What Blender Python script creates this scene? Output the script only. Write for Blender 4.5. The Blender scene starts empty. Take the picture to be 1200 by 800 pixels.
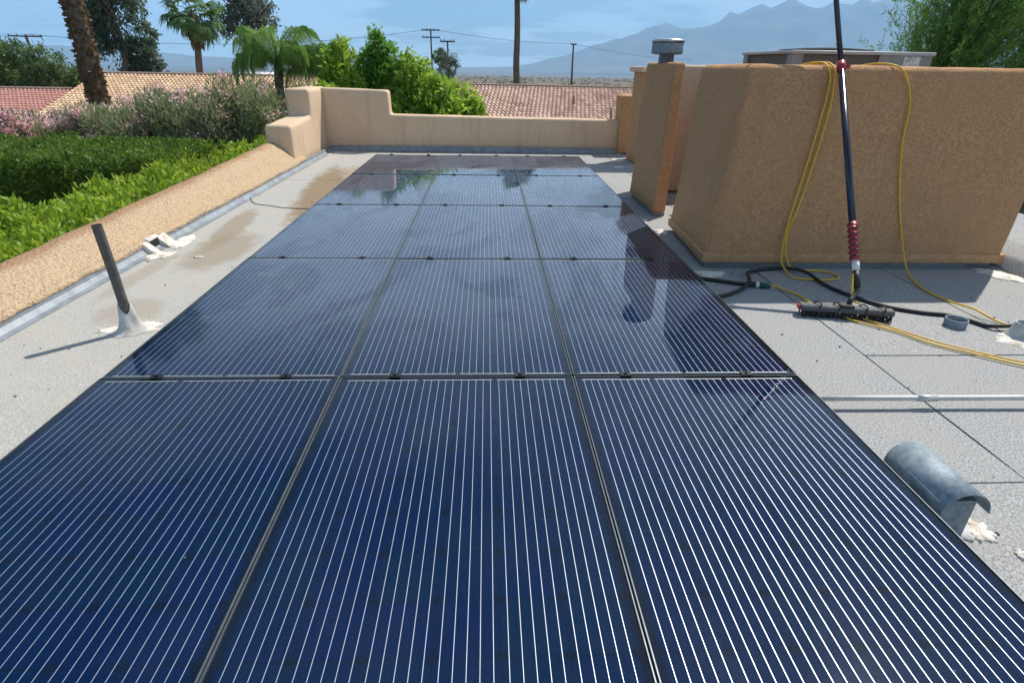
import bpy, bmesh, math
import numpy as np
from mathutils import Vector, Matrix
S = bpy.context.scene
COL = S.collection
# ------------------------------------------------------------------ camera
cam = bpy.data.cameras.new('camera'); co = bpy.data.objects.new('camera', cam); COL.objects.link(co)
cam.sensor_fit = 'HORIZONTAL'; cam.sensor_width = 36; cam.lens = 670.66/1200*36
cam.clip_start = 0.05; cam.clip_end = 60000
PITCH, YAW, ROLL = .44999, .047617, .01773
f_ = Vector((math.sin(YAW)*math.cos(PITCH), math.cos(YAW)*math.cos(PITCH), -math.sin(PITCH)))
r_ = Vector((math.cos(YAW), -math.sin(YAW), 0)); u_ = r_.cross(f_)
r2 = math.cos(ROLL)*r_+math.sin(ROLL)*u_; u2 = -math.sin(ROLL)*r_+math.cos(ROLL)*u_
mw = Matrix((r2, u2, -f_)).transposed().to_4x4(); mw.translation = (.12895, -2.17782, 1.35594)
co.matrix_world = mw
S.camera = co
# ------------------------------------------------------------------ sky, sun, exposure
SUN = Vector((.53, .52, 1.0)).normalized()
w = bpy.data.worlds.new('World'); S.world = w; w.use_nodes = True
nt = w.node_tree; N = nt.nodes; L = nt.links
bg = N['Background']
sky = N.new('ShaderNodeTexSky'); sky.sky_type = 'NISHITA'; sky.sun_disc = False
sky.sun_elevation = math.asin(SUN.z); sky.sun_rotation = math.atan2(SUN.x, SUN.y)
sky.air_density = 1.0; sky.dust_density = 0.8; sky.ozone_density = 1.6; sky.altitude = 300
tc = N.new('ShaderNodeTexCoord'); sp = N.new('ShaderNodeSeparateXYZ'); L.new(tc.outputs['Generated'], sp.inputs[0])
def wm(op, a, b_=None):
    n = N.new('ShaderNodeMath'); n.operation = op
    for i, v in enumerate((a, b_)):
        if v is None: continue
        if isinstance(v, (int, float)): n.inputs[i].default_value = v
        else: L.new(v, n.inputs[i])
    return n.outputs[0]
zz = wm('ADD', wm('MAXIMUM', sp.outputs[2], 0), .085)
cb_ = N.new('ShaderNodeCombineXYZ'); L.new(wm('DIVIDE', sp.outputs[0], zz), cb_.inputs[0]); L.new(wm('DIVIDE', sp.outputs[1], zz), cb_.inputs[1]); cb_.inputs[2].default_value = 1.3
nz = N.new('ShaderNodeTexNoise'); nz.inputs['Scale'].default_value = .42; nz.inputs['Detail'].default_value = 8; nz.inputs['Roughness'].default_value = .6
L.new(cb_.outputs[0], nz.inputs['Vector'])
mr = N.new('ShaderNodeMapRange'); mr.inputs['From Min'].default_value = .46; mr.inputs['From Max'].default_value = .66; mr.inputs['To Max'].default_value = .7
L.new(nz.outputs[0], mr.inputs[0])
fac = wm('SUBTRACT', 1.0, wm('POWER', 2.718, wm('MULTIPLY', wm('DIVIDE', mr.outputs[0], zz), -1.0)))
mx = N.new('ShaderNodeMix'); mx.data_type = 'RGBA'; mx.inputs['B'].default_value = (13.4, 15.3, 17.2, 1)
L.new(wm('MULTIPLY', fac, .85), mx.inputs['Factor']); L.new(sky.outputs[0], mx.inputs['A']); L.new(mx.outputs['Result'], bg.inputs['Color'])
bg.inputs['Strength'].default_value = .075
sl = bpy.data.lights.new('sun', 'SUN'); sl.energy = 4.5; sl.angle = math.radians(.53); sl.color = (1, .95, .87)
so = bpy.data.objects.new('sun', sl); COL.objects.link(so); so.rotation_euler = SUN.to_track_quat('Z', 'Y').to_euler(); so.location = (6, 6, 12)
S.view_settings.view_transform = 'Standard'; S.view_settings.look = 'None'; S.view_settings.gamma = 1
S.view_settings.exposure = .42
S.cycles.use_denoising = True; S.cycles.max_bounces = 6; S.cycles.diffuse_bounces = 3; S.cycles.glossy_bounces = 3; S.cycles.use_adaptive_sampling = True; S.cycles.adaptive_threshold = .02; S.cycles.transparent_max_bounces = 12
S.cycles.volume_bounces = 1; S.cycles.sample_clamp_indirect = 6

# ------------------------------------------------------------------ materials
MAT = {}
def newmat(name):
    m = bpy.data.materials.new(name); m.use_nodes = True; MAT[name] = m
    return m, m.node_tree.nodes, m.node_tree.links, m.node_tree.nodes['Principled BSDF']
def noise(N, L, scale, detail=4, rough=.55, coord='Object', vec=None):
    n = N.new('ShaderNodeTexNoise'); n.inputs['Scale'].default_value = scale; n.inputs['Detail'].default_value = detail; n.inputs['Roughness'].default_value = rough
    if vec is None:
        t = N.new('ShaderNodeTexCoord'); vec = t.outputs[coord]
    L.new(vec, n.inputs['Vector']); return n
def rng_(N, L, src, a, b, c=0, d=1):
    m = N.new('ShaderNodeMapRange'); m.inputs['From Min'].default_value = a; m.inputs['From Max'].default_value = b
    m.inputs['To Min'].default_value = c; m.inputs['To Max'].default_value = d; L.new(src, m.inputs[0]); return m.outputs[0]
def mixc(N, L, fac, A, B, mode='MIX'):
    m = N.new('ShaderNodeMix'); m.data_type = 'RGBA'; m.blend_type = mode
    for k, v in (('A', A), ('B', B)):
        if isinstance(v, tuple): m.inputs[k].default_value = (*v[:3], 1)
        else: L.new(v, m.inputs[k])
    if isinstance(fac, (int, float)): m.inputs['Factor'].default_value = fac
    else: L.new(fac, m.inputs['Factor'])
    return m.outputs['Result']
def bump(N, L, src, strength, dist, bsdf):
    b = N.new('ShaderNodeBump'); b.inputs['Strength'].default_value = strength; b.inputs['Distance'].default_value = dist
    L.new(src, b.inputs['Height']); L.new(b.outputs[0], bsdf.inputs['Normal'])
def simple(name, c1, c2=None, scale=20, rough=.7, metal=0, bs=0, bscale=60, bdist=.004, spec=.4, detail=5, lo=.35, hi=.65):
    m, N, L, b = newmat(name)
    c2 = c2 or tuple(x*.8 for x in c1)
    n = noise(N, L, scale, detail)
    L.new(mixc(N, L, rng_(N, L, n.outputs[0], lo, hi), c1, c2), b.inputs['Base Color'])
    b.inputs['Roughness'].default_value = rough; b.inputs['Metallic'].default_value = metal
    b.inputs['Specular IOR Level'].default_value = spec
    if bs:
        n2 = noise(N, L, bscale, 3); bump(N, L, n2.outputs[0], bs, bdist, b)
    return m
def stucco(name, c1, c2, blot, fine=140, dist=.006, strength=.8, stain=None):
    m, N, L, b = newmat(name)
    n = noise(N, L, fine, 3, .6); n2 = noise(N, L, 1.6, 5, .6); n3 = noise(N, L, 7, 4, .6)
    c = mixc(N, L, rng_(N, L, n.outputs[0], .35, .65), c1, c2)
    c = mixc(N, L, rng_(N, L, n2.outputs[0], .45, .75, 0, .7), c, blot)
    c = mixc(N, L, rng_(N, L, n3.outputs[0], .5, .8, 0, .35), c, c2)
    if stain:   # darker weathering streaks running down the face
        t = N.new('ShaderNodeTexCoord'); mp = N.new('ShaderNodeMapping'); mp.inputs['Scale'].default_value = (9, 9, .6)
        L.new(t.outputs['Object'], mp.inputs['Vector']); n4 = noise(N, L, 1, 3, .6, vec=mp.outputs[0])
        c = mixc(N, L, rng_(N, L, n4.outputs[0], .52, .75, 0, .5), c, stain)
    L.new(c, b.inputs['Base Color']); b.inputs['Roughness'].default_value = .92; b.inputs['Specular IOR Level'].default_value = .15
    bump(N, L, n.outputs[0], strength, dist, b)
    return m
stucco('stucco_brown', (.66, .375, .19), (.42, .225, .11), (.54, .295, .14), fine=75, dist=.012, strength=1, stain=(.43, .235, .115))
stucco('stucco_tan', (.74, .56, .39), (.59, .43, .29), (.62, .44, .29), fine=90, dist=.009, stain=(.48, .32, .19))
stucco('stucco_house', (.62, .48, .34), (.5, .38, .26), (.55, .42, .3), fine=30)
simple('stucco_lip', (.58, .32, .155), (.46, .245, .115), 25, .9, bs=.4)
# the parapet along the hedge: saturated tan crown, pale peeling inner slope
m, NN, LL, b = newmat('stucco_parapet')
t = NN.new('ShaderNodeTexCoord'); sx = NN.new('ShaderNodeSeparateXYZ'); LL.new(t.outputs['Object'], sx.inputs[0])
n1 = noise(NN, LL, 9, 5, .65); n2 = noise(NN, LL, 70, 4, .65)
ad = NN.new('ShaderNodeMath'); ad.operation = 'MULTIPLY_ADD'; ad.inputs[1].default_value = .18; LL.new(n1.outputs[0], ad.inputs[0]); LL.new(sx.outputs[0], ad.inputs[2])
crown = rng_(NN, LL, ad.outputs[0], .03, .11)          # object x: 0 at the wall's middle
pale = mixc(NN, LL, rng_(NN, LL, n2.outputs[0], .36, .50), (.31, .21, .13), (.55, .405, .26))
tan = mixc(NN, LL, rng_(NN, LL, n2.outputs[0], .35, .65), (.46, .285, .165), (.33, .20, .115))
LL.new(mixc(NN, LL, crown, tan, pale), b.inputs['Base Color']); b.inputs['Roughness'].default_value = .95; b.inputs['Specular IOR Level'].default_value = .1
vo = NN.new('ShaderNodeTexVoronoi'); vo.inputs['Scale'].default_value = 42; LL.new(t.outputs['Object'], vo.inputs['Vector'])
sm = NN.new('ShaderNodeMath'); sm.operation = 'MULTIPLY_ADD'; LL.new(n2.outputs[0], sm.inputs[0]); sm.inputs[1].default_value = 1.0; LL.new(vo.outputs['Distance'], sm.inputs[2])
bump(NN, LL, sm.outputs[0], .9, .012, b)
# roof cap sheet
def capsheet(name, c1, c2, warm, stains=()):
    m, N, L, b = newmat(name)
    g = N.new('ShaderNodeNewGeometry'); P = g.outputs['Position']
    n = noise(N, L, 120, 3, .9, vec=P); n2 = noise(N, L, 2.2, 6, .6, vec=P); n3 = noise(N, L, 90, 3, .7, vec=P); n5 = noise(N, L, 6.5, 5, .6, vec=P)
    c = mixc(N, L, rng_(N, L, n.outputs[0], .42, .58), c1, c2)
    c = mixc(N, L, rng_(N, L, n3.outputs[0], .55, .72, 0, .5), c, c2)
    c = mixc(N, L, rng_(N, L, n2.outputs[0], .42, .72, 0, .75), c, warm)
    c = mixc(N, L, rng_(N, L, n5.outputs[0], .55, .75, 0, .28), c, tuple(x*.7 for x in c1))
    for (x, y, rx, ry, rot, col, amt) in stains:
        mp = N.new('ShaderNodeMapping'); mp.vector_type = 'TEXTURE'
        mp.inputs['Location'].default_value = (x, y, 0); mp.inputs['Rotation'].default_value = (0, 0, rot); mp.inputs['Scale'].default_value = (rx, ry, 1)
        L.new(P, mp.inputs['Vector'])
        ln = N.new('ShaderNodeVectorMath'); ln.operation = 'LENGTH'; L.new(mp.outputs[0], ln.inputs[0])
        md = N.new('ShaderNodeMath'); md.operation = 'MULTIPLY_ADD'; md.inputs[1].default_value = 1.1; L.new(n5.outputs[0], md.inputs[0]); L.new(ln.outputs['Value'], md.inputs[2])
        c = mixc(N, L, rng_(N, L, md.outputs[0], 1.65, 1.25, 0, amt), c, col)
    oi = N.new('ShaderNodeObjectInfo')
    c = mixc(N, L, rng_(N, L, oi.outputs['Random'], 0, 1, 0, .16), c, (.25, .25, .25))
    L.new(c, b.inputs['Base Color']); b.inputs['Roughness'].default_value = .93; b.inputs['Specular IOR Level'].default_value = .2
    bump(N, L, n3.outputs[0], .6, .004, b)
capsheet('cap_sheet', (.50, .50, .49), (.17, .17, .168), (.36, .345, .315))
capsheet('cap_sheet_coated', (.52, .505, .465), (.28, .27, .245), (.44, .40, .33),
   [(-1.76, 4.6, .26, 1.9, .14, (.23, .15, .07), .85), (-2.15, 3.0, .13, .75, .1, (.25, .18, .10), .62), (-1.98, 2.3, .24, .55, .0, (.26, .20, .13), .62),
    (-2.0, 1.05, .20, .22, .3, (.26, .18, .10), .35), (-2.28, 1.7, .08, .5, 0, (.30, .24, .17), .5), (-1.6, 5.9, .25, .6, .2, (.30, .22, .13), .6)])
simple('bitumen', (.06, .06, .06), (.04, .04, .04), 30, .9)
simple('flashing', (.30, .33, .35), (.20, .22, .24), 9, .55, .35, bs=.2, bscale=30)
simple('mastic', (.74, .71, .63), (.46, .39, .29), 13, .85, bs=.9, bscale=45, bdist=.014, detail=9, lo=.46, hi=.68)
simple('mastic_grey', (.58, .58, .56), (.40, .38, .35), 14, .7, bs=.5, bscale=30, bdist=.01)
simple('black_pipe', (.075, .068, .06), (.13, .12, .105), 40, .55)
simple('galvanised', (.31, .355, .38), (.19, .235, .27), 45, .66, .4, bs=.15, bscale=40, bdist=.003, detail=6)
simple('steel_bright', (.62, .62, .60), (.45, .45, .44), 30, .3, .9)
simple('conduit', (.62, .62, .60), (.50, .49, .46), 12, .45, .3)
simple('matte_black', (.02, .02, .02), None, 10, .9)  # near-black; paints the shade inside drain and pipe hollows, also the fan guard
# solar panel materials
m, NN, LL, b = newmat('cell')
oi = NN.new('ShaderNodeObjectInfo')
ct = mixc(NN, LL, oi.outputs['Random'], (.0003, .0140, .044), (.0004, .0095, .054))
t = NN.new('ShaderNodeTexCoord'); mpn = NN.new('ShaderNodeMapping'); mpn.inputs['Scale'].default_value = (1, 500, 1); LL.new(t.outputs['Object'], mpn.inputs['Vector'])
wv = noise(NN, LL, 1, 1, .5, vec=mpn.outputs[0])
ct = mixc(NN, LL, rng_(NN, LL, wv.outputs[0], .4, .65, 0, .5), ct, (.0012, .019, .072))
LL.new(ct, b.inputs['Base Color']); b.inputs['Roughness'].default_value = .6; b.inputs['Specular IOR Level'].default_value = 0
simple('ribbon', (.76, .85, .95), (.70, .79, .90), 30, .42, .6)
simple('backsheet', (.003, .010, .028), None, 20, .8, spec=0)
simple('frame_black', (.14, .16, .175), (.19, .21, .22), 30, .33, .65)
simple('clamp_black', (.014, .014, .015), None, 20, .5, .3)
simple('rail', (.5, .5, .5), (.4, .4, .4), 20, .45, .8)
# glass: clear sheet with a Fresnel reflection; patchy dried-water film and dust grains on it
m, NN, LL, b = newmat('panel_glass')
out = NN['Material Output']; NN.remove(b)
g = NN.new('ShaderNodeNewGeometry'); P = g.outputs['Position']
tr = NN.new('ShaderNodeBsdfTransparent'); tr.inputs[0].default_value = (.97, .985, 1, 1)
gl = NN.new('ShaderNodeBsdfGlossy'); gl.inputs['Color'].default_value = (1, 1, 1, 1)
fr = NN.new('ShaderNodeFresnel'); fr.inputs['IOR'].default_value = 1.4
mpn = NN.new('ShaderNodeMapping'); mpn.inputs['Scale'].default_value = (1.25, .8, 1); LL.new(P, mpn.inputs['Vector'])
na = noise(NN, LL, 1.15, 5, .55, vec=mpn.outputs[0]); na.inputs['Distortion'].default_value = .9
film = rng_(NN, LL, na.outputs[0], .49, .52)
LL.new(rng_(NN, LL, na.outputs[0], .46, .54, .010, .07), gl.inputs['Roughness'])
nb = noise(NN, LL, 14, 3, .5, vec=P); b2 = NN.new('ShaderNodeBump'); b2.inputs['Strength'].default_value = .03; b2.inputs['Distance'].default_value = .002
LL.new(nb.outputs[0], b2.inputs['Height']); LL.new(b2.outputs[0], gl.inputs['Normal'])
ms = NN.new('ShaderNodeMixShader'); LL.new(fr.outputs[0], ms.inputs[0]); LL.new(tr.outputs[0], ms.inputs[1]); LL.new(gl.outputs[0], ms.inputs[2])
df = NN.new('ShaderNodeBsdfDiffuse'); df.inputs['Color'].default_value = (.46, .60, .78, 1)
vo = NN.new('ShaderNodeTexVoronoi'); vo.inputs['Scale'].default_value = 16; LL.new(P, vo.inputs['Vector'])
spk = rng_(NN, LL, vo.outputs['Distance'], .055, .03)
wn = NN.new('ShaderNodeSeparateColor'); LL.new(vo.outputs['Color'], wn.inputs[0]); keep = rng_(NN, LL, wn.outputs[0], .86, .88)
pk = NN.new('ShaderNodeMath'); pk.operation = 'MULTIPLY'; LL.new(spk, pk.inputs[0]); LL.new(keep, pk.inputs[1])
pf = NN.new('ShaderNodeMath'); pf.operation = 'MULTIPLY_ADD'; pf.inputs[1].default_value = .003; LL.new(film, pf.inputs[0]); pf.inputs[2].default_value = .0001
# dried soapy film plus milky sky sheen painted in on the farther rows
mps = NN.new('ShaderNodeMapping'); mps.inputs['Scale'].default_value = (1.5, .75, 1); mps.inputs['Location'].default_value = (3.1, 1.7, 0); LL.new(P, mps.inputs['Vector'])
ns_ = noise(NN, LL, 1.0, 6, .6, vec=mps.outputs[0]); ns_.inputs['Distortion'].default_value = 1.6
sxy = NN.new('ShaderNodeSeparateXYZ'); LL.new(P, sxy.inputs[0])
soap_sheen = NN.new('ShaderNodeMath'); soap_sheen.operation = 'MULTIPLY'; LL.new(rng_(NN, LL, ns_.outputs[0], .45, .49, .15, 1), soap_sheen.inputs[0]); LL.new(rng_(NN, LL, sxy.outputs[1], .05, 1.0, 0, 1), soap_sheen.inputs[1])
pf2 = NN.new('ShaderNodeMath'); pf2.operation = 'MULTIPLY_ADD'; pf2.inputs[1].default_value = .055; LL.new(soap_sheen.outputs[0], pf2.inputs[0]); LL.new(pf.outputs[0], pf2.inputs[2]); pf = pf2
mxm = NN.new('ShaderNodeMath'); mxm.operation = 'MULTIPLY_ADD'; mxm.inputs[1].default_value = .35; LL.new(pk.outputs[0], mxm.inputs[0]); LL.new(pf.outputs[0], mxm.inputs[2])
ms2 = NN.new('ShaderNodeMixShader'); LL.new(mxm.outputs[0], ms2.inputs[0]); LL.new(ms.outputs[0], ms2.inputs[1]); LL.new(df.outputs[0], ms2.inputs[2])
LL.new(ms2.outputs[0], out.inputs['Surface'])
# cleaning gear
simple('yellow_hose', (.82, .50, .035), (.72, .43, .03), 30, .45)
simple('black_rubber', (.018, .018, .02), (.03, .03, .03), 30, .5)
simple('carbon', (.012, .014, .03), (.02, .024, .05), 60, .22, spec=.6)
simple('red_plastic', (.45, .045, .06), (.34, .03, .045), 40, .4)
simple('green_plastic', (.02, .10, .06), None, 30, .45)
simple('white_tape', (.75, .74, .7), None, 30, .5)
simple('brush_body', (.055, .06, .07), (.09, .095, .10), 30, .5)
simple('bristle', (.03, .03, .032), (.06, .06, .06), 90, .8, bs=1, bscale=200, bdist=.01)
# surroundings
simple('ac_metal', (.30, .275, .25), (.25, .23, .21), 5, .5, .2)
simple('ac_top', (.48, .47, .45), (.40, .39, .37), 5, .45, .3)
simple('ac_grille', (.16, .14, .11), (.10, .09, .07), 90, .7)
simple('paper_label', (.72, .72, .68), (.35, .35, .35), 60, .7, detail=1)
def tilemat(name, c1, c2, c3):
    m, N, L, b = newmat(name)
    g = N.new('ShaderNodeNewGeometry')
    c = mixc(N, L, g.outputs['Random Per Island'], c1, c2)
    n = noise(N, L, .8, 5); c = mixc(N, L, rng_(N, L, n.outputs[0], .4, .7, 0, .6), c, c3)
    L.new(c, b.inputs['Base Color']); b.inputs['Roughness'].default_value = .85; b.inputs['Specular IOR Level'].default_value = .2
tilemat('tile_sand', (.72, .53, .35), (.48, .31, .19), (.60, .40, .26))
tilemat('tile_salmon', (.70, .50, .39), (.42, .25, .19), (.66, .48, .38))
tilemat('tile_rose', (.48, .24, .20), (.40, .19, .16), (.50, .28, .24))
simple('tile_ridge', (.36, .25, .18), (.28, .19, .14), 4, .9)
simple('white_wall', (.78, .77, .74), (.7, .69, .66), 1, .8)
simple('window_dark', (.03, .04, .05), None, 5, .15)
simple('wood_pole', (.10, .07, .055), (.07, .05, .04), 8, .9)
simple('wire', (.10, .12, .15), None, 8, .7)
simple('rock', (.20, .17, .14), (.12, .105, .09), .004, .95, detail=8)
def leafmat(name, c1, c2, c3=None, sc=.9, trans=.38, rough=.5):
    m, N, L, b = newmat(name)
    out = N['Material Output']
    g = N.new('ShaderNodeNewGeometry'); n = noise(N, L, sc, 3, .5)
    c = mixc(N, L, g.outputs['Random Per Island'], c1, c2)
    if c3: c = mixc(N, L, rng_(N, L, n.outputs[0], .48, .62), c, c3)
    L.new(c, b.inputs['Base Color']); b.inputs['Roughness'].default_value = rough; b.inputs['Specular IOR Level'].default_value = .3
    t = N.new('ShaderNodeBsdfTranslucent'); L.new(mixc(N, L, .5, c, (.9, 1, .35), 'MULTIPLY'), t.inputs['Color'])
    hs = N.new('ShaderNodeHueSaturation'); hs.inputs['Value'].default_value = 1.7; L.new(c, hs.inputs['Color']); L.new(hs.outputs[0], t.inputs['Color'])
    s = N.new('ShaderNodeMixShader'); s.inputs[0].default_value = trans; L.new(b.outputs[0], s.inputs[1]); L.new(t.outputs[0], s.inputs[2]); L.new(s.outputs[0], out.inputs['Surface'])
leafmat('leaf_hedge', (.22, .32, .024), (.34, .43, .05), (.15, .235, .022), 2.5)
leafmat('leaf_hedge_dark', (.09, .15, .02), (.13, .21, .03), (.07, .12, .016), 2.0)
leafmat('leaf_oleander', (.16, .20, .09), (.23, .27, .13), (.20, .22, .12), 2)
leafmat('petal_pink', (.74, .46, .47), (.82, .60, .58), (.66, .38, .40), 2, .3)
leafmat('leaf_bright', (.22, .34, .035), (.33, .44, .06), (.16, .27, .03), 1.6)
leafmat('leaf_spire', (.08, .20, .025), (.13, .27, .04), (.16, .30, .04), 1.6)
leafmat('leaf_eucalyptus', (.085, .125, .07), (.125, .17, .10), (.075, .11, .07), .5, .35)
leafmat('leaf_grey', (.12, .145, .10), (.17, .19, .14), (.10, .12, .08), .5, .35)
leafmat('leaf_mesquite', (.09, .15, .045), (.14, .20, .065), (.08, .135, .045), .4, .35)
leafmat('leaf_palm', (.07, .14, .035), (.12, .20, .05), None, 1, .3, .4)
leafmat('leaf_feather', (.12, .22, .045), (.19, .29, .07), None, 1, .35, .4)
leafmat('leaf_weeping', (.09, .18, .035), (.15, .26, .055), (.08, .16, .03), .8, .4)
leafmat('leaf_scrub', (.10, .10, .05), (.15, .13, .07), (.08, .09, .045), .02, .1)
leafmat('leaf_dead', (.16, .10, .055), (.22, .15, .08), None, 1, .1)
simple('bark', (.17, .13, .10), (.10, .075, .055), 12, .95, bs=.6, bscale=20, bdist=.03)
simple('palm_bark', (.20, .145, .10), (.115, .08, .055), 9, .95, bs=.8, bscale=14, bdist=.05)
m, NN, LL, b = newmat('desert')
g = NN.new('ShaderNodeNewGeometry'); n1 = noise(NN, LL, .02, 8, .7, vec=g.outputs['Position']); n2 = noise(NN, LL, .25, 5, .7, vec=g.outputs['Position'])
c = mixc(NN, LL, rng_(NN, LL, n1.outputs[0], .4, .6), (.15, .115, .075), (.11, .088, .055)); c = mixc(NN, LL, rng_(NN, LL, n2.outputs[0], .5, .65, 0, .6), c, (.06, .06, .03))
LL.new(c, b.inputs['Base Color']); b.inputs['Roughness'].default_value = .95

# ------------------------------------------------------------------ mesh helpers
BASE = {}
def tag(o, label=None, cat=None, group=None, kind=None):
    if label: o['label'] = label
    if cat: o['category'] = cat
    if group: o['group'] = group
    if kind: o['kind'] = kind
    return o
def link(o, parent=None):
    COL.objects.link(o)
    if parent: o.parent = parent; BASE[o.name] = BASE[parent.name]
    return o
def thing(name, loc, label, cat, group=None, kind=None):
    o = bpy.data.objects.new(name, None); o.empty_display_size = .1; COL.objects.link(o); o.location = loc; BASE[o.name] = Vector(loc)
    return tag(o, label, cat, group, kind)
def mesh(name, V, F, mat, parent=None, smooth=False, loc=None, cuts=None):
    """V in world coordinates; origin goes to the parent's base, or to loc"""
    base = BASE[parent.name] if parent else Vector(loc or (0, 0, 0))
    me = bpy.data.meshes.new(name)
    V = np.asarray(V, float)-np.array(base)
    if isinstance(F, np.ndarray):
        k = F.shape[1]; n = len(F)
        me.vertices.add(len(V)); me.vertices.foreach_set('co', V.ravel())
        me.loops.add(n*k); me.loops.foreach_set('vertex_index', F.ravel().astype(np.int32))
        me.polygons.add(n); me.polygons.foreach_set('loop_start', np.arange(0, n*k, k, dtype=np.int32))
        me.update(calc_edges=True); me.validate()
    else:
        me.from_pydata(V.tolist(), [], [list(f) for f in F]); me.update()
    if smooth: me.polygons.foreach_set('use_smooth', [True]*len(me.polygons))
    me.materials.append(MAT[mat])
    o = bpy.data.objects.new(name, me); link(o, parent)
    if not parent: o.location = base; BASE[o.name] = base
    return o
class B:
    """collects shapes into one mesh (world coordinates)"""
    def __init__(s): s.v = []; s.f = []
    def add(s, V, F):
        k = len(s.v); s.v += [tuple(v) for v in V]; s.f += [tuple(i+k for i in f) for f in F]; return s
    def box(s, a, b):
        (x0, y0, z0), (x1, y1, z1) = a, b
        return s.add([(x0,y0,z0),(x1,y0,z0),(x1,y1,z0),(x0,y1,z0),(x0,y0,z1),(x1,y0,z1),(x1,y1,z1),(x0,y1,z1)],
                     [(3,2,1,0),(4,5,6,7),(0,1,5,4),(1,2,6,5),(2,3,7,6),(3,0,4,7)])
    def obox(s, c, ax, ay, az):
        c, ax, ay, az = map(Vector, (c, ax, ay, az)); V = [c+sx*ax+sy*ay+sz*az for sz in (-1, 1) for sx, sy in ((-1,-1),(1,-1),(1,1),(-1,1))]
        return s.add(V, [(3,2,1,0),(4,5,6,7),(0,1,5,4),(1,2,6,5),(2,3,7,6),(3,0,4,7)])
    def tube(s, pts, r, n=8, cap=True):
        pts = [Vector(p) for p in pts]; rs = r if hasattr(r, '__len__') else [r]*len(pts)
        V = []; prev = None
        for i, p in enumerate(pts):
            d = (pts[min(i+1, len(pts)-1)]-pts[max(i-1, 0)]).normalized()
            if prev is None:
                a = d.orthogonal().normalized()
            else:
                a = (prev-d*prev.dot(d)); a = a.normalized() if a.length > 1e-6 else d.orthogonal().normalized()
            prev = a; c = d.cross(a)
            for k in range(n):
                t = 2*math.pi*k/n; V.append(p+rs[i]*(math.cos(t)*a+math.sin(t)*c))
        F = [(i*n+k, i*n+(k+1) % n, (i+1)*n+(k+1) % n, (i+1)*n+k) for i in range(len(pts)-1) for k in range(n)]
        if cap: F += [tuple(reversed(range(n))), tuple((len(pts)-1)*n+k for k in range(n))]
        return s.add(V, F)
    def lathe(s, c, prof, n=24, cap=False):
        V = [(c[0]+r*math.cos(2*math.pi*k/n), c[1]+r*math.sin(2*math.pi*k/n), c[2]+z) for r, z in prof for k in range(n)]
        F = [(i*n+k, i*n+(k+1) % n, (i+1)*n+(k+1) % n, (i+1)*n+k) for i in range(len(prof)-1) for k in range(n)]
        if cap: F += [tuple(reversed(range(n))), tuple((len(prof)-1)*n+k for k in range(n))]
        return s.add(V, F)
    def build(s, name, mat, parent=None, smooth=False, loc=None):
        return mesh(name, s.v, s.f, mat, parent, smooth, loc)
def spline(pts, k=6):
    P = [Vector(p) for p in pts]; P = [P[0]*2-P[1]]+P+[P[-1]*2-P[-2]]; out = []
    for i in range(1, len(P)-2):
        for j in range(k):
            t = j/k; a, b, c, d = P[i-1:i+3]
            out.append(.5*((2*b)+(c-a)*t+(2*a-5*b+4*c-d)*t*t+(3*b-a-3*c+d)*t**3))
    return out+[P[-2]]
def prism(poly, ax, lo, hi, bev, name, mat, parent=None, loc=None, seg=4, rough=0, seed=0, batter=None):
    """extrude a 2D outline along axis ax ('x','y','z') and round its edges; slight hand-trowelled unevenness"""
    bm = bmesh.new()
    def P(u, v, t): return {'x': (t, u, v), 'y': (u, t, v), 'z': (u, v, t)}[ax]
    vs = [bm.verts.new(P(u, v, lo)) for u, v in poly]; f = bm.faces.new(vs)
    r = bmesh.ops.extrude_face_region(bm, geom=[f]); d = Vector(P(0, 0, hi-lo))
    bmesh.ops.translate(bm, vec=d, verts=[v for v in r['geom'] if isinstance(v, bmesh.types.BMVert)])
    bmesh.ops.recalc_face_normals(bm, faces=bm.faces)
    if bev: bmesh.ops.bevel(bm, geom=list(bm.edges), offset=bev, segments=seg, affect='EDGES', profile=.5, clamp_overlap=True)
    bmesh.ops.triangulate(bm, faces=[f for f in bm.faces if len(f.verts) > 4])
    if rough:
        for _ in range(5):
            es = [e for e in bm.edges if e.calc_length() > .12]
            if not es: break
            bmesh.ops.subdivide_edges(bm, edges=es, cuts=1)
            bmesh.ops.triangulate(bm, faces=[f for f in bm.faces if len(f.verts) > 4])
        from mathutils import noise as mn
        bm.normal_update()
        for v in bm.verts:
            p = v.co*3.1+Vector((seed, seed*.7, 0)); v.co += v.normal*rough*(mn.noise(p)+.5*mn.noise(p*3.3))
    bmesh.ops.recalc_face_normals(bm, faces=bm.faces)
    if batter:      # left face leans inwards as it rises: (amount, x where it has died out, x of the face, height)
        for v in bm.verts: v.co.x += batter[0]*v.co.z/batter[3]*max(0, min(1, (batter[1]-v.co.x)/(batter[1]-batter[2])))
    V = [tuple(v.co) for v in bm.verts]; bm.verts.index_update(); F = [tuple(v.index for v in f.verts) for f in bm.faces]; bm.free()
    return mesh(name, V, F, mat, parent, True, loc)
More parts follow.
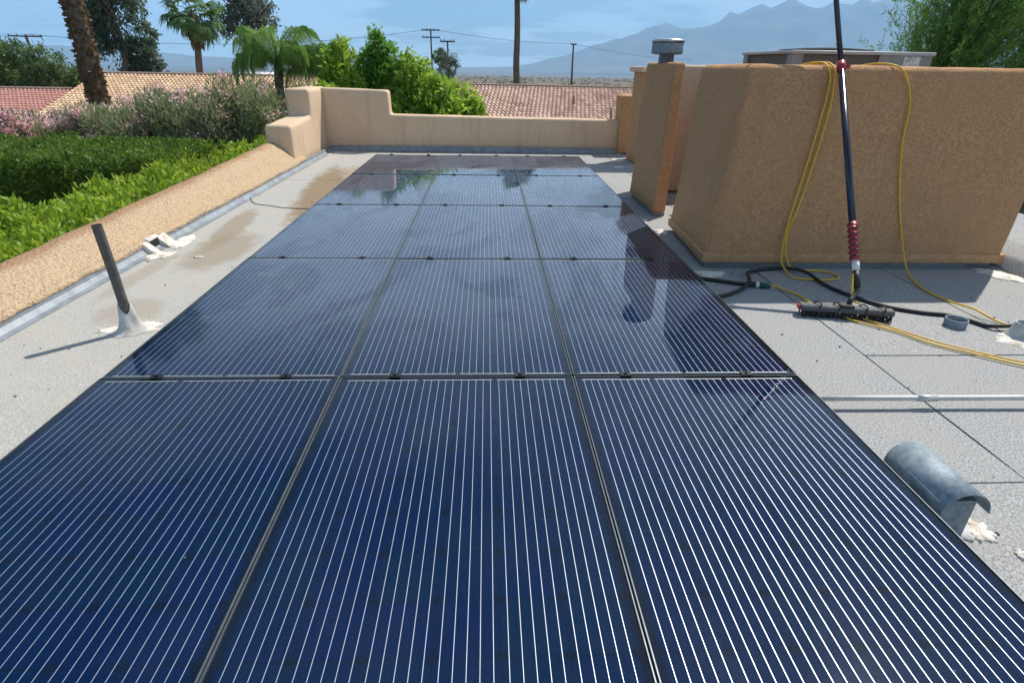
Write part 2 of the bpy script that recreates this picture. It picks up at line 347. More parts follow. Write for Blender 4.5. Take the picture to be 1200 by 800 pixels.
def blob(cx, cy, rx, ry, z, h, seed, name, mat, parent=None, loc=None, rot=0):
    """a hand-smeared patch: ragged outline, domed a little"""
    R = np.random.default_rng(seed); n = 40; k = np.arange(n)*2*math.pi/n
    rad = 1+sum(R.uniform(-.16, .16)*np.sin(q*k+R.uniform(0, 6)) for q in (2, 3, 5, 7))+sum(R.uniform(-.09, .09)*np.sin(q*k+R.uniform(0, 6)) for q in (11, 14, 17, 19))
    V = []
    for s, hh in ((1, 0), (.97, h*.6), (.7, h), (.35, h*1.25)):
        for a, r in zip(k, rad):
            u, v = rx*r*s*math.cos(a), ry*r*s*math.sin(a)
            V.append((cx+u*math.cos(rot)-v*math.sin(rot), cy+u*math.sin(rot)+v*math.cos(rot), z+hh*(1+R.uniform(-.35, .35))))
    V.append((cx, cy, z+h*1.2))
    F = [(i*n+a, i*n+(a+1) % n, (i+1)*n+(a+1) % n, (i+1)*n+a) for i in range(3) for a in range(n)]+[(3*n+a, 3*n+(a+1) % n, 4*n) for a in range(n)]
    return mesh(name, V, F, mat, parent, True, loc)
def leaves(name, P, D, ln, wd, mat, parent=None, R=None, loc=None, fold=0):
    P = np.asarray(P, float); D = np.asarray(D, float); n = len(P)
    D = D/np.linalg.norm(D, axis=1, keepdims=True)
    q = R.normal(size=(n, 3)); Sd = np.cross(D, q); Sd /= np.linalg.norm(Sd, axis=1, keepdims=True)+1e-9
    ln = np.asarray(ln).reshape(-1, 1)*np.ones((n, 1)); wd = np.asarray(wd).reshape(-1, 1)*np.ones((n, 1))
    V = np.stack([P, P+D*ln*.45+Sd*wd*.5, P+D*ln, P+D*ln*.45-Sd*wd*.5], 1).reshape(-1, 3)
    return mesh(name, V, np.arange(4*n).reshape(n, 4), mat, parent, False, loc)
def rdir(R, n):
    d = R.normal(size=(n, 3)); return d/np.linalg.norm(d, axis=1, keepdims=True)
def blob_points(R, blobs, n, shell=.55):
    """points in the outer part of a set of ellipsoids (centre, radii), with outward directions"""
    w_ = np.array([b[1][0]*b[1][1]+b[1][1]*b[1][2]+b[1][0]*b[1][2] for b in blobs]); idx = R.choice(len(blobs), n, p=w_/w_.sum())
    C = np.array([b[0] for b in blobs])[idx]; Rr = np.array([b[1] for b in blobs])[idx]
    d = rdir(R, n); r = (shell**3+(1-shell**3)*R.random((n, 1)))**(1/3)*R.normal(1, .07, (n, 1))
    return C+d*r*Rr, d
GZ0 = -3.3
def gz(x, y):
    """the land falls away gently towards the plain"""
    d = max(0.0, min(math.hypot(x, y), 5200)-14)
    return GZ0-.0150*d

# ------------------------------------------------------------------ the land
rs = [0, 5, 12, 20, 35, 60, 100, 170, 300, 500, 900, 1600, 2800, 5200, 9000, 16000]
V = [(0, 0, GZ0)]; nA = 48
for r in rs[1:]:
    for k in range(nA):
        a = 2*math.pi*k/nA; V.append((r*math.cos(a), r*math.sin(a), gz(r*math.cos(a), r*math.sin(a))))
F = [(0, 1+k, 1+(k+1) % nA) for k in range(nA)]
for i in range(len(rs)-2):
    F += [(1+i*nA+k, 1+(i+1)*nA+k, 1+(i+1)*nA+(k+1) % nA, 1+i*nA+(k+1) % nA) for k in range(nA)]
tag(mesh('ground', V, F, 'desert', smooth=True), 'tan desert ground falling away to the plain', 'ground', kind='structure')
# mountains: a real range rising behind the plain
from mathutils import noise as mn
def ridge_h(x):
    pts = [(-14000, 420), (-9000, 300), (-6500, 260), (-4200, 150), (-2500, 60), (-600, 30), (300, 60), (1000, 190), (1650, 400), (2300, 590), (2950, 700), (3450, 810), (4000, 960), (5200, 1010), (7500, 1000), (10000, 950), (14000, 700)]
    for (a, h), (b_, k) in zip(pts, pts[1:]):
        if a <= x <= b_: t = (x-a)/(b_-a); return h+(k-h)*t
    return 300
nx, ny = 190, 34; V = []
for j in range(ny):
    t = j/(ny-1); y = 7200+4800*t
    for i in range(nx):
        x = -13900+27800*i/(nx-1)
        e = max(0, 1-abs(t-.42)/.44)**1.25
        p = Vector((x*.0011, y*.0011, 3.1)); rn = 1-abs(mn.noise(p))*2; rn2 = 1-abs(mn.noise(p*2.7))*2; r3 = mn.noise(p*7)
        h = ridge_h(x*9000/y)*e*(.80+.14*rn+.10*rn2+.06*r3)*y/9000
        V.append((x, y, -81+h+(-30 if e == 0 else 0)))
F = [(j*nx+i, j*nx+i+1, (j+1)*nx+i+1, (j+1)*nx+i) for j in range(ny-1) for i in range(nx-1)]
tag(mesh('mountain_range', V, F, 'rock', smooth=True), 'bare desert mountains far across the valley', 'mountain', kind='structure')

# ------------------------------------------------------------------ our house and its flat roof
house = thing('flat_roofed_house', (1.4, 2, GZ0), 'flat roofed house carrying the solar panels on its grey roof', 'house')
B().box((-3.0, -5.9, GZ0), (5.9, 8.38, -.13)).build('wall', 'stucco_house', house)
B().box((-3.0, -5.9, -.128), (5.9, 8.38, -.0045)).build('roof_deck', 'bitumen', house)
R = np.random.default_rng(5)
strips = [(-2.52, -1.30), (-1.30, -.12), (-.12, 1.12), (1.12, 2.125), (2.125, 3.13), (3.13, 4.14), (4.14, 5.14), (5.14, 5.88)]
seams = {3: [-.58, 4.4], 4: [.44, 4.1, 6.9], 5: [-1.3, 2.4, 5.6], 6: [.9, 4.7], 7: [2.0], 0: [-1.1, 1.32, 5.35], 1: [2.9], 2: [4.1]}
for i, (x0, x1) in enumerate(strips):
    ys = [-5.8]+seams.get(i, [])+[8.08]
    for j, (y0, y1) in enumerate(zip(ys, ys[1:])):
        g = .0045 if i > 2 else .0015
        z1 = (.0015 if (i+j) % 2 else 0)
        # slightly wavy cut edges
        ny_ = max(2, int((y1-y0)/.25)); Vt = []
        for k in range(ny_+1):
            y = y0+g+(y1-y0-2*g)*k/ny_
            e0, e1 = R.normal(0, .0022, 2)
            Vt += [(x0+g+e0, y, -.0042), (x0+g+e0, y, z1), (x1-g+e1, y, z1), (x1-g+e1, y, -.0042)]
        Fs = [(4*k+a, 4*k+4+a, 4*k+5+a, 4*k+1+a) for k in range(ny_) for a in range(3)]+[(0, 1, 2, 3), (4*ny_+3, 4*ny_+2, 4*ny_+1, 4*ny_)]
        mesh('cap_sheet', Vt, Fs, 'cap_sheet_coated' if i < 2 else 'cap_sheet', house)
# smeared white repairs on the roof
for k, (x, y, rx, ry, rot, mt) in enumerate([(1.74, 1.74, .13, .07, .1, 'mastic'), (-2.38, 7.75, .20, .13, .6, 'mastic_grey'), (-2.12, 7.8, .1, .06, 0, 'mastic_grey'), (2.22, 7.25, .10, .16, 0, 'mastic'), (2.1, 6.6, .09, .07, 0, 'mastic'),
        (3.95, 1.72, .10, .19, .5, 'mastic'), (1.62, 3.3, .07, .12, .2, 'mastic'), (1.72, 2.9, .06, .09, 0, 'mastic'), (-2.06, 2.1, .03, .014, .3, 'mastic'), (3.22, .62, .22, .13, .2, 'mastic'), (1.735, -.815, .05, .05, .3, 'mastic'), (1.80, -.93, .02, .03, .2, 'mastic')]):
    blob(x, y, rx, ry, .0016, .008, 40+k, 'mastic_patch', mt, house, rot=rot)
R = np.random.default_rng(66); gb = B()
for k in range(260):
    x, y = (R.uniform(1.55, 5.0), R.uniform(-1.6, 1.85)) if k % 3 else (R.uniform(-2.4, -1.55), R.uniform(-1, 7.9)); q = .0012+.0035*R.random()**3; a = R.uniform(0, 3)
    gb.obox((x, y, .0025+q*.4), Vector((math.cos(a), math.sin(a), 0))*q*R.uniform(1, 2.5), Vector((-math.sin(a), math.cos(a), 0))*q, (0, 0, q*.6))
tag(gb.build('roof_grit', 'wood_pole', house), kind='stuff')
# raised roll of capping over the kerb to the right of the enclosure
prism([(4.05, .0), (4.12, .10), (4.3, .16), (5.86, .16), (5.86, .0)], 'y', 1.2, 2.6, .02, 'roof_curb', 'cap_sheet', house)
# flashing along the parapets
def strip_flash(a, b_, up, mat='flashing', n=6, horizontal=True):
    for k in range(n):
        p = Vector(a).lerp(Vector(b_), k/n); q = Vector(a).lerp(Vector(b_), (k+1)/n+.004)
        inn = Vector((up[0], up[1], 0)); lift = .0012*(k % 2)
        prof = [(0, .004+lift), (.035, .012+lift), (.06, .04+lift), (.068, up[2]+lift), (.10, up[2]+lift), (.10, .0022)]
        V = [tuple(e-inn*(.10-d)+Vector((0, 0, z))) for e in (p, q) for d, z in prof]; m_ = len(prof)
        F = [(i, i+1, m_+i+1, m_+i) for i in range(m_-1)]+[tuple(range(m_)), tuple(reversed(range(m_, 2*m_)))]
        mesh('flashing', V, F, mat, house)
strip_flash((-2.525, -5.7, 0), (-2.525, 8.06, 0), (-1, 0, .072), n=9)
strip_flash((-2.5, 8.075, 0), (2.42, 8.075, 0), (0, 1, .085), n=5)

# ------------------------------------------------------------------ parapet walls
# low rounded parapet on the hedge side; its crown climbs towards the back corner
par = thing('parapet_wall', (-2.8, 1.5, 0), 'low rounded tan parapet with peeling pale inner slope beside the hedge', 'parapet')
prof = [(.306, .04), (.316, .055), (.290, .12), (.25, .20), (.21, .32), (.17, .48), (.12, .66), (.06, .84), (0, .95), (-.06, 1.0), (-.12, .98), (-.17, .88), (-.20, .68), (-.215, .4), (-.22, 0), (-.22, -1.2)]
ysl = np.arange(-5.85, 6.62, .05); V = []
for y in ysl:
    h = .150+.031*max(0, y-0.5) if y < 6.4 else .150+.031*5.9
    for i, (dx, q) in enumerate(prof):
        z = .05+q*(h-.05) if q > .1 else (q if q > 0 else q*.4)
        if i < 3: z = (.052, .064, .10)[i]
        p = Vector((dx*5, y*3.2, q*4)); w_ = mn.noise(p)*.016+mn.noise(p*2.9)*.008
        if 0 < i < 8: w_ += .010*mn.noise(Vector((dx*16, y*13, q*12)))
        if i in (0, 1, 2): z += .020*mn.noise(Vector((2.2, y*2.3, 5)))+.010*mn.noise(Vector((7, y*9, 1)))
        V.append((-2.8+dx+(w_*.6 if i > 2 else w_*.12), y, z+(w_ if q > .2 else 0)))
m_ = len(prof); F = [(j*m_+i, (j+1)*m_+i, (j+1)*m_+i+1, j*m_+i+1) for j in range(len(ysl)-1) for i in range(m_-1)]
F += [tuple(range(m_)), tuple(reversed(range((len(ysl)-1)*m_, len(ysl)*m_)))]
mesh('crown', V, F, 'stucco_parapet', par, True)
prism([(6.28, .0), (6.28, .56), (7.36, .60), (7.36, .98), (8.42, .98), (8.42, 0)], 'x', -2.93, -2.565, .055, 'stepped_end', 'stucco_tan', par, rough=.008, seed=2)
back = thing('back_parapet_wall', (-.3, 8.25, 0), 'tan stucco parapet wall with one raised end, behind the last panel row', 'parapet')
prism([(-2.6, .01), (-2.6, .975), (-1.49, .945), (-1.485, .575), (2.46, .535), (2.46, .01)], 'y', 8.10, 8.40, .045, 'wall', 'stucco_tan', back, rough=.006, seed=4)
p_ = thing('parapet_pier', (2.62, 8.25, 0), 'short brown stucco pier at the end of the back parapet', 'pier')
prism([(2.36, .01), (2.36, .93), (2.86, .93), (2.86, .01)], 'y', 8.0, 8.45, .04, 'post', 'stucco_brown', p_, rough=.005, seed=7)
p_ = thing('capped_pier', (2.62, 7.2, 0), 'brown stucco pier with a projecting cap between the short pier and the flue slab', 'pier')
prism([(2.40, .0), (2.40, 1.30), (2.9, 1.30), (2.9, .0)], 'y', 6.85, 7.5, .03, 'post', 'stucco_brown', p_, rough=.005, seed=9)
prism([(2.34, 1.29), (2.335, 1.36), (2.94, 1.36), (2.94, 1.29)], 'y', 6.79, 7.56, .02, 'cap', 'stucco_tan', p_, rough=.003)
# the slab-like chase
p_ = thing('stucco_slab', (1.87, 4.0, 0), 'tall narrow brown stucco slab below the round flue cap', 'wall')
prism([(1.775, 3.5), (1.775, 4.5), (1.925, 4.5), (1.925, 3.5)], 'z', .035, 1.40, .035, 'slab', 'stucco_brown', p_, rough=.007, seed=11, batter=(.05, 1.96, 1.775, 1.4))
B().box((1.80, 3.53, 0), (1.92, 4.47, .04)).build('base_curb', 'flashing', p_)
p_ = thing('light_stucco_wall', (3.2, 4.9, 0), 'pale tan stucco wall glimpsed between the narrow slab and the big enclosure', 'wall')
prism([(2.02, .01), (2.02, 1.385), (5.2, 1.385), (5.2, .01)], 'y', 4.72, 4.98, .04, 'wall', 'stucco_tan', p_, rough=.005, seed=12)
# big enclosure: front wall and side return
enc = thing('equipment_screen_wall', (2.9, 2.1, 0), 'big brown stucco wall the long black pole leans on', 'wall')
prism([(1.735, 1.88), (4.07, 1.88), (4.07, 2.16), (2.12, 2.16), (2.12, 3.0), (1.805, 3.0)], 'z', .055, 1.385, .05, 'wall', 'stucco_brown', enc, rough=.010, seed=15, seg=5, batter=(.10, 4.07, 1.735, 1.385))
prism([(1.729, 1.872), (4.076, 1.872), (4.076, 2.163), (2.126, 2.163), (2.126, 3.006), (1.799, 3.006)], 'z', .045, .115, .008, 'base_lip', 'stucco_lip', enc, seg=2)
B().box((1.77, 1.92, 0), (4.02, 2.13, .06)).build('base_curb', 'flashing', enc)
# flue with round cap rising behind the slab
fl = thing('flue_cap', (1.885, 4.0, 1.38), 'round galvanised flue cap above the narrow stucco slab', 'vent')
B().lathe((1.885, 4.0, 0), [(.075, 1.392), (.07, 1.47), (.095, 1.475), (.095, 1.49)], 20, True).build('flue_pipe', 'galvanised', fl, True)
B().lathe((1.885, 4.0, 0), [(.10, 1.468), (.145, 1.475), (.15, 1.485), (.15, 1.565), (.145, 1.57), (.14, 1.565), (.14, 1.485), (.10, 1.478)], 28).build('band', 'galvanised', fl, True)
B().lathe((1.885, 4.0, 0), [(.155, 1.572), (.162, 1.585), (.155, 1.597), (.08, 1.606), (.01, 1.608)], 28, True).build('lid', 'steel_bright', fl, True)

# ------------------------------------------------------------------ air conditioner behind the screen
ac = thing('rooftop_air_conditioner', (3.5, 3.75, 0), 'boxy beige rooftop air conditioner showing over the big stucco wall', 'air conditioner')
X0, X1, Y0, Y1, ZT = 2.80, 4.05, 3.3, 4.35, 1.51
B().box((X0+.02, Y0+.02, .12), (X1-.02, Y1-.02, ZT-.03)).build('casing', 'ac_grille', ac)
for (x, y) in ((X0, Y0), (X1-.09, Y0), (X0, Y1-.09), (X1-.09, Y1-.09), (3.58, Y0)):
    B().box((x-.004, y-.004, .1), (x+.094, y+.094, ZT-.026)).build('corner_post', 'ac_metal', ac)
B().box((3.67, Y0-.002, .1), (X1-.085, Y0+.03, ZT-.027)).build('service_panel', 'ac_metal', ac)
for k in range(12):
    z = .25+k*.1
    B().box((X0+.09, Y0+.004, z), (3.58, Y0+.018, z+.02)).box((X0+.004, Y0+.09, z), (X0+.018, Y1-.09, z+.02)).build('louvre', 'ac_metal', ac)
prism([(X0-.02, ZT-.028), (X0-.02, ZT), (X1+.02, ZT), (X1+.02, ZT-.028)], 'y', Y0-.02, Y1+.02, .006, 'top_cover', 'ac_top', ac, seg=2)
B().lathe(((X0+X1)/2-.05, 3.85, 0), [(.42, ZT), (.41, ZT+.02), (.2, ZT+.035), (.02, ZT+.04)], 28, True).build('fan_guard', 'matte_black', ac, True)
B().box((3.80, Y0-.006, 1.36), (3.95, Y0-.001, 1.475)).build('rating_label', 'paper_label', ac)
for y in (3.4, 4.15): B().box((2.85, y, 0), (4.0, y+.1, .12)).build('skid', 'ac_metal', ac)

# ------------------------------------------------------------------ solar panels
PW, PL, WX, WY, ZP = .999, 1.657, 1.004, 1.668, .14
CP = .1588
def shared(name, V, F, mat):
    me = bpy.data.meshes.new(name); me.from_pydata(V, [], F); me.update(); me.materials.append(MAT[mat]); return me
hw, ch = .0780, .014
cell_me = shared('solar_cell', [(-hw+ch,-hw,0),(hw-ch,-hw,0),(hw,-hw+ch,0),(hw,hw-ch,0),(hw-ch,hw,0),(-hw+ch,hw,0),(-hw,hw-ch,0),(-hw,-hw+ch,0)], [tuple(range(8))], 'cell')
bb = B().box((-.0007, -.805, 0), (.0007, .805, .0005)); rib_me = shared('busbar', bb.v, bb.f, 'ribbon')
bb = B().box((-CP+.010, -.002, 0), (CP-.010, .002, .0005)); end2_me = shared('end_ribbon', bb.v, bb.f, 'ribbon')
bb = B().box((-1.5*CP+.008, -.002, 0), (1.5*CP-.008, .002, .0005)); end3_me = shared('end_ribbon', bb.v, bb.f, 'ribbon')
fb = B(); fw = .0042; a, c = PW/2, PL/2
fb.add([(s*(a-e), t_*(c-e), z) for (e, z) in ((0, -.035), (0, -.0012), (.0012, 0), (fw, 0), (fw, -.006)) for s, t_ in ((-1,-1),(1,-1),(1,1),(-1,1))],
       [(4*i+k, 4*i+(k+1) % 4, 4*i+4+(k+1) % 4, 4*i+4+k) for i in range(4) for k in range(4)]+[(3, 2, 1, 0)])
frame_me = shared('frame', fb.v, fb.f, 'frame_black')
back_me = shared('backsheet', [(-a+fw*.9,-c+fw*.9,0),(a-fw*.9,-c+fw*.9,0),(a-fw*.9,c-fw*.9,0),(-a+fw*.9,c-fw*.9,0)], [(0,1,2,3)], 'backsheet')
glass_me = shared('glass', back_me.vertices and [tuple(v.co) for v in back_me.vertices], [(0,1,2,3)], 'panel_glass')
def kid(name, me, parent, loc):
    o = bpy.data.objects.new(name, me); COL.objects.link(o); o.parent = parent; o.location = loc; return o
cols = ['hedge side column', 'middle column', 'column beside the stucco walls']
rowsn = ['fifth row from the back parapet', 'fourth row from the back parapet', 'third row from the back parapet', 'second row from the back parapet', 'row at the foot of the back parapet']
R = np.random.default_rng(3)
for r in range(5):
    for cidx in range(3):
        p = thing('solar_panel', ((cidx-1)*WX, (r-.5)*WY, ZP), 'blue solar panel, %s, %s' % (cols[cidx], rowsn[r]), 'solar panel', 'solar panels laid in five rows of three')
        p.rotation_euler = (R.normal(0, .0012), R.normal(0, .0012), R.normal(0, .0005))
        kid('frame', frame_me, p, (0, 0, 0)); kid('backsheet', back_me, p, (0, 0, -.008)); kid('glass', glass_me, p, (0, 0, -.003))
        for i in range(6):
            for j in range(10):
                kid('solar_cell', cell_me, p, ((i-2.5)*CP, (j-4.5)*CP, -.0072))
            for k in range(5):
                kid('busbar', rib_me, p, ((i-2.5)*CP+(k-2)*.0308, 0, -.0068))
        for i in range(3): kid('end_ribbon', end2_me, p, ((i-1)*2*CP, .807, -.0067))
        for i in range(2): kid('end_ribbon', end3_me, p, ((i-.5)*3*CP, -.807, -.0067))
# rails, feet and clamps
railx = [(cidx-1)*WX+s*.27 for cidx in range(3) for s in (-1, 1)]
names = ['hedge side column, outer', 'hedge side column, inner', 'middle column, hedge side', 'middle column, wall side', 'wall side column, inner', 'wall side column, outer']
cb = B().box((-.024, -.0085, -.03), (.024, .0085, .002)).box((-.024, -.016, .0005), (.024, .016, .0045)).lathe((0, 0, .0045), [(.007, 0), (.007, .006)], 6, True)
clamp_me = shared('panel_clamp', cb.v, cb.f, 'clamp_black')
for x, nm in zip(railx, names):
    o = thing('mounting_rail', (x, 2.5, 0), 'aluminium rail under the solar panels, %s' % nm, 'rail', 'rails under the solar panels')
    B().box((x-.02, -1.70, .062), (x+.02, 6.70, .102)).build('rail', 'rail', o)
    for y in (-1.3, .35, 2.0, 3.65, 5.3, 6.5):
        B().box((x-.03, y-.04, 0), (x+.03, y+.04, .012)).box((x-.006, y-.03, .012), (x+.006, y+.03, .0625)).build('foot', 'rail', o)
    for k in range(6):
        kid('panel_clamp', clamp_me, o, (0, (k-1)*WY-2.5, ZP))

# ------------------------------------------------------------------ things standing on the roof
# black vent stack with smeared collar
st = thing('vent_stack', (-1.83, .77, 0), 'black plastic vent pipe in white mastic beside the hedge side parapet', 'pipe')
B().tube([(-1.83, .775, .0), (-1.838, .775, .3), (-1.848, .77, .592)], .0245, 20, False).build('pipe', 'black_pipe', st, True)
B().lathe((-1.849, .77, .5915), [(.0245, 0), (.021, .001), (.02, -.05), (.016, -.12)], 20, True).build('pipe_rim', 'matte_black', st, True)  # black lining closes the pipe mouth, its inner shade painted
V = []; n = 28; R = np.random.default_rng(8)
prf = [(.088, .004), (.072, .014), (.052, .04), (.042, .08), (.034, .12), (.0285, .14)]
for i, (rr, z) in enumerate(prf):
    for k in range(n):
        a = 2*math.pi*k/n; q = 1+.10*math.sin(3*a+1)+.06*math.sin(5*a+i*.5)+R.normal(0, .02)
        q = q if i < 4 else 1; V.append((-1.832+rr*q*math.cos(a), .775+rr*q*math.sin(a), z+(0.03*math.sin(2*a+.5) if i >= 4 else 0)))
mesh('mastic_collar', V, [(i*n+k, i*n+(k+1) % n, (i+1)*n+(k+1) % n, (i+1)*n+k) for i in range(len(prf)-1) for k in range(n)], 'mastic_grey', st, True)
blob(-1.85, .80, .15, .085, .002, .006, 77, 'mastic_skirt', 'mastic', st, rot=.35)
# scupper in the parapet with white mastic round it
sc = thing('scupper', (-2.42, 2.3, 0), 'square roof drain opening ringed in white mastic at the foot of the parapet', 'drain')
for (y0, y1) in ((2.16, 2.245), (2.365, 2.50)):
    prism([(-2.51, .003), (-2.51, .095), (-2.478, .085), (-2.42, .03), (-2.385, .003)], 'y', y0, y1, .012, 'mastic_cheek', 'mastic', sc, rough=.012, seed=y0*9)
prism([(-2.51, .082), (-2.51, .105), (-2.474, .098), (-2.474, .082)], 'y', 2.235, 2.375, .005, 'lintel', 'mastic', sc, rough=.006, seed=3)
B().box((-2.497, 2.247, .003), (-2.472, 2.363, .083)).build('opening', 'matte_black', sc)  # solid black block painting the shade inside the drain hole
blob(-2.37, 2.52, .07, .20, .002, .010, 78, 'mastic_skirt', 'mastic', sc, rot=.1)
blob(-2.37, 2.13, .08, .11, .002, .010, 79, 'mastic_skirt', 'mastic', sc)
# galvanised barrel hood
vh = thing('vent_hood', (1.63, -.70, 0), 'galvanised barrel shaped vent hood beside the panel edge', 'vent')
cx, r_h, zc = 1.612, .078, .125
arc = [(cx-r_h, .075)]+[(cx+r_h*math.cos(t), zc+r_h*.92*math.sin(t)) for t in np.linspace(math.pi, .12, 18)]+[(cx+r_h*1.06, zc-.006)]
V = []; y0, y1 = -.865, -.585
for off in (0, .004):
    for y in (y0, y1):
        for (x, z) in arc:
            d = Vector((x-cx, 0, z-.12)); d = d.normalized()*off if d.length else d; V.append((x-d.x, y, z-d.z))
q = len(arc); F = []
for i in range(q-1):
    F += [(i, q+i, q+i+1, i+1), (2*q+i, 2*q+i+1, 3*q+i+1, 3*q+i), (i, i+1, 2*q+i+1, 2*q+i), (q+i, 3*q+i, 3*q+i+1, q+i+1)]
mesh('hood', V, F, 'galvanised', vh, True)
bk_ = [(x, z) for x, z in arc]; mesh('end_plate', [(x, y1-.001, z) for x, z in bk_]+[(x, y1-.004, z) for x, z in bk_], [tuple(range(q)), tuple(reversed(range(q, 2*q)))], 'galvanised', vh)
B().obox((1.60, -.74, .075), (.062, 0, 0), (0, .10, 0), (0, 0, .075)).build('neck', 'galvanised', vh)
blob(1.62, -.75, .10, .13, .002, .012, 91, 'mastic_skirt', 'mastic_grey', vh)
# conduit on short blocks
cd = thing('conduit', (2.6, .0, 0), 'thin white conduit crossing the roof between the panels and the kerb', 'conduit')
B().tube([(1.2, -.060, .050), (2.2, -.067, .049), (3.4, -.077, .050), (5.5, -.082, .050)], .0125, 12).build('pipe', 'conduit', cd, True)
B().tube([(2.04, -.0658, .049), (2.13, -.0664, .049)], .016, 12).build('coupling', 'conduit', cd, True)
for x in (1.35, 3.2, 4.9): B().box((x-.05, -.13, .0017), (x+.05, -.02, .038)).build('support_block', 'wood_pole', cd)
# loose galvanised ring
rg = thing('metal_ring', (2.905, .82, 0), 'loose galvanised metal ring lying near the black hose', 'ring')
B().lathe((2.905, .82, .0018), [(.058, 0), (.060, .045), (.057, .047), (.054, .045), (.053, .003), (.058, 0)], 28).build('band', 'galvanised', rg, True)
B().lathe((2.905, .82, .003), [(.052, .0), (.0, .001)], 20).build('disc', 'steel_bright', rg, True)
# flared drain jack
dj = thing('pipe_jack', (3.18, .66, 0), 'white coated pipe jack standing in white mastic, yellow hose beside it', 'pipe')
B().lathe((3.18, .66, .004), [(.085, 0), (.07, .02), (.055, .07), (.055, .085), (.049, .085), (.049, .01)], 24).build('collar', 'mastic_grey', dj, True)
B().lathe((3.18, .66, .004), [(.048, .0), (.048, .06), (.0, .061)], 24).build('bore', 'matte_black', dj, True)  # black plug in place of the pipe's shaded hollow
# short lengths of loose wire on the coated roof
o = B().tube(spline([(-2.44, 4.2, .014), (-2.3, 3.95, .006), (-2.1, 3.85, .005), (-1.9, 3.75, .005), (-1.55, 3.72, .006)]), .0035, 6).build('loose_cable', 'black_rubber', None, True, (-2.1, 3.85, 0))
tag(o, 'thin dark cable lying from the parapet flashing towards the panels', 'cable')

# ------------------------------------------------------------------ cleaning gear
def hose(name, pts, r, mat, label, cat='hose', k=7):
    pts = spline(pts, k); c = pts[len(pts)//2]
    return tag(B().tube(pts, r, 10).build(name, mat, None, True, (c.x, c.y, 0)), label, cat)
YW = 1.862
h1 = [(2.30, 2.3, 1.35), (2.315, 2.1, 1.393), (2.35, 1.93, 1.398), (2.37, 1.858, 1.33), (2.384, YW, 1.21), (2.37, YW, .944), (2.343, YW, .627), (2.313, YW-.012, .351), (2.307, 1.83, .10), (2.33, 1.76, .02), (2.32, 1.645, .012), (2.44, 1.60, .012), (2.60, 1.60, .012), (2.67, 1.66, .012), (2.655, 1.76, .012), (2.55, 1.80, .012), (2.44, 1.81, .016), (2.36, 1.83, .07), (2.322, YW-.012, .255), (2.367, YW, .476), (2.40, YW, .774), (2.423, YW, 1.109), (2.41, YW-.004, 1.267), (2.40, 1.858, 1.345), (2.385, 1.93, 1.399), (2.37, 2.1, 1.393), (2.37, 2.3, 1.35)]
hose('yellow_hose', h1, .0062, 'yellow_hose', 'yellow hose hanging doubled over the stucco wall beside the leaning pole')
h2 = [(2.72, 2.3, 1.35), (2.74, 2.1, 1.394), (2.80, 1.93, 1.398), (2.87, 1.862, 1.345), (2.963, YW, 1.17), (2.997, YW, .895), (3.091, YW, .543), (3.19, 1.855, .27), (3.24, 1.80, .08), (3.19, 1.62, .014), (3.13, 1.387, .010), (3.14, 1.198, .012), (3.154, .997, .035), (3.20, .86, .012), (3.262, .75, .012), (3.33, .66, .012), (3.45, .58, .012), (3.7, .5, .012)]
hose('yellow_hose', h2, .0062, 'yellow_hose', 'single yellow hose draped over the stucco wall and running towards the pipe jack')
h3 = [(2.24, .982, .03), (2.30, .90, .013), (2.349, .843, .012), (2.478, .721, .012), (2.567, .564, .012), (2.711, .438, .012), (2.876, .302, .012), (3.033, .228, .012), (3.6, .1, .012)]
hose('yellow_hose', h3, .0055, 'yellow_hose', 'yellow hose trailing from under the brush head across the open roof')
h3b = [(2.30, .975, .03), (2.36, .93, .016), (2.42, .865, .012), (2.501, .75, .012), (2.60, .585, .016), (2.735, .46, .014), (2.908, .336, .012), (3.084, .278, .012), (3.6, .16, .012)]
hose('yellow_hose', h3b, .0045, 'yellow_hose', 'thinner second strand of yellow hose beside the one trailing from the brush')
h4 = [(2.065, 1.437, .03), (2.11, 1.415, .022), (2.161, 1.361, .012), (2.197, 1.282, .012), (2.195, 1.18, .013), (2.20, 1.05, .03), (2.22, 1.0, .06)]
hose('yellow_hose', h4, .0065, 'yellow_hose', 'short yellow hose from the green coupling to the brush head')
k1 = [(1.15, 1.66, .014), (1.40, 1.64, .014), (1.512, 1.618, .014), (1.672, 1.600, .014), (1.793, 1.548, .014), (1.90, 1.50, .014), (1.985, 1.468, .020)]
hose('black_hose', k1, .0135, 'black_rubber', 'straight black hose coming from under the panels to the green coupling')
k2 = [(1.2, 1.20, .014), (1.505, 1.237, .014), (1.658, 1.268, .014), (1.809, 1.363, .015), (1.92, 1.46, .03), (1.95, 1.531, .042), (2.0, 1.66, .03), (2.049, 1.752, .016), (2.193, 1.815, .015), (2.37, 1.815, .024), (2.45, 1.70, .03), (2.47, 1.499, .016), (2.506, 1.348, .015), (2.558, 1.238, .015), (2.655, 1.09, .015), (2.818, .993, .015), (2.952, .952, .015), (3.03, .87, .015), (3.07, .79, .015), (3.12, .755, .028), (3.30, .76, .024), (3.6, .70, .015)]
hose('black_hose', k2, .0125, 'black_rubber', 'long black hose looping past the foot of the pole towards the pipe jack')
cp_ = thing('hose_coupling', (2.02, 1.45, 0), 'green and black hose coupling with a white band', 'coupling')
d = Vector((.09, -.035, 0)).normalized(); c0 = Vector((1.985, 1.466, .021))
B().tube([c0-d*.07, c0-d*.01], .019, 12).build('black_sleeve', 'black_rubber', cp_, True)
B().tube([c0-d*.01, c0+d*.012], .0205, 12).build('white_band', 'white_tape', cp_, True)
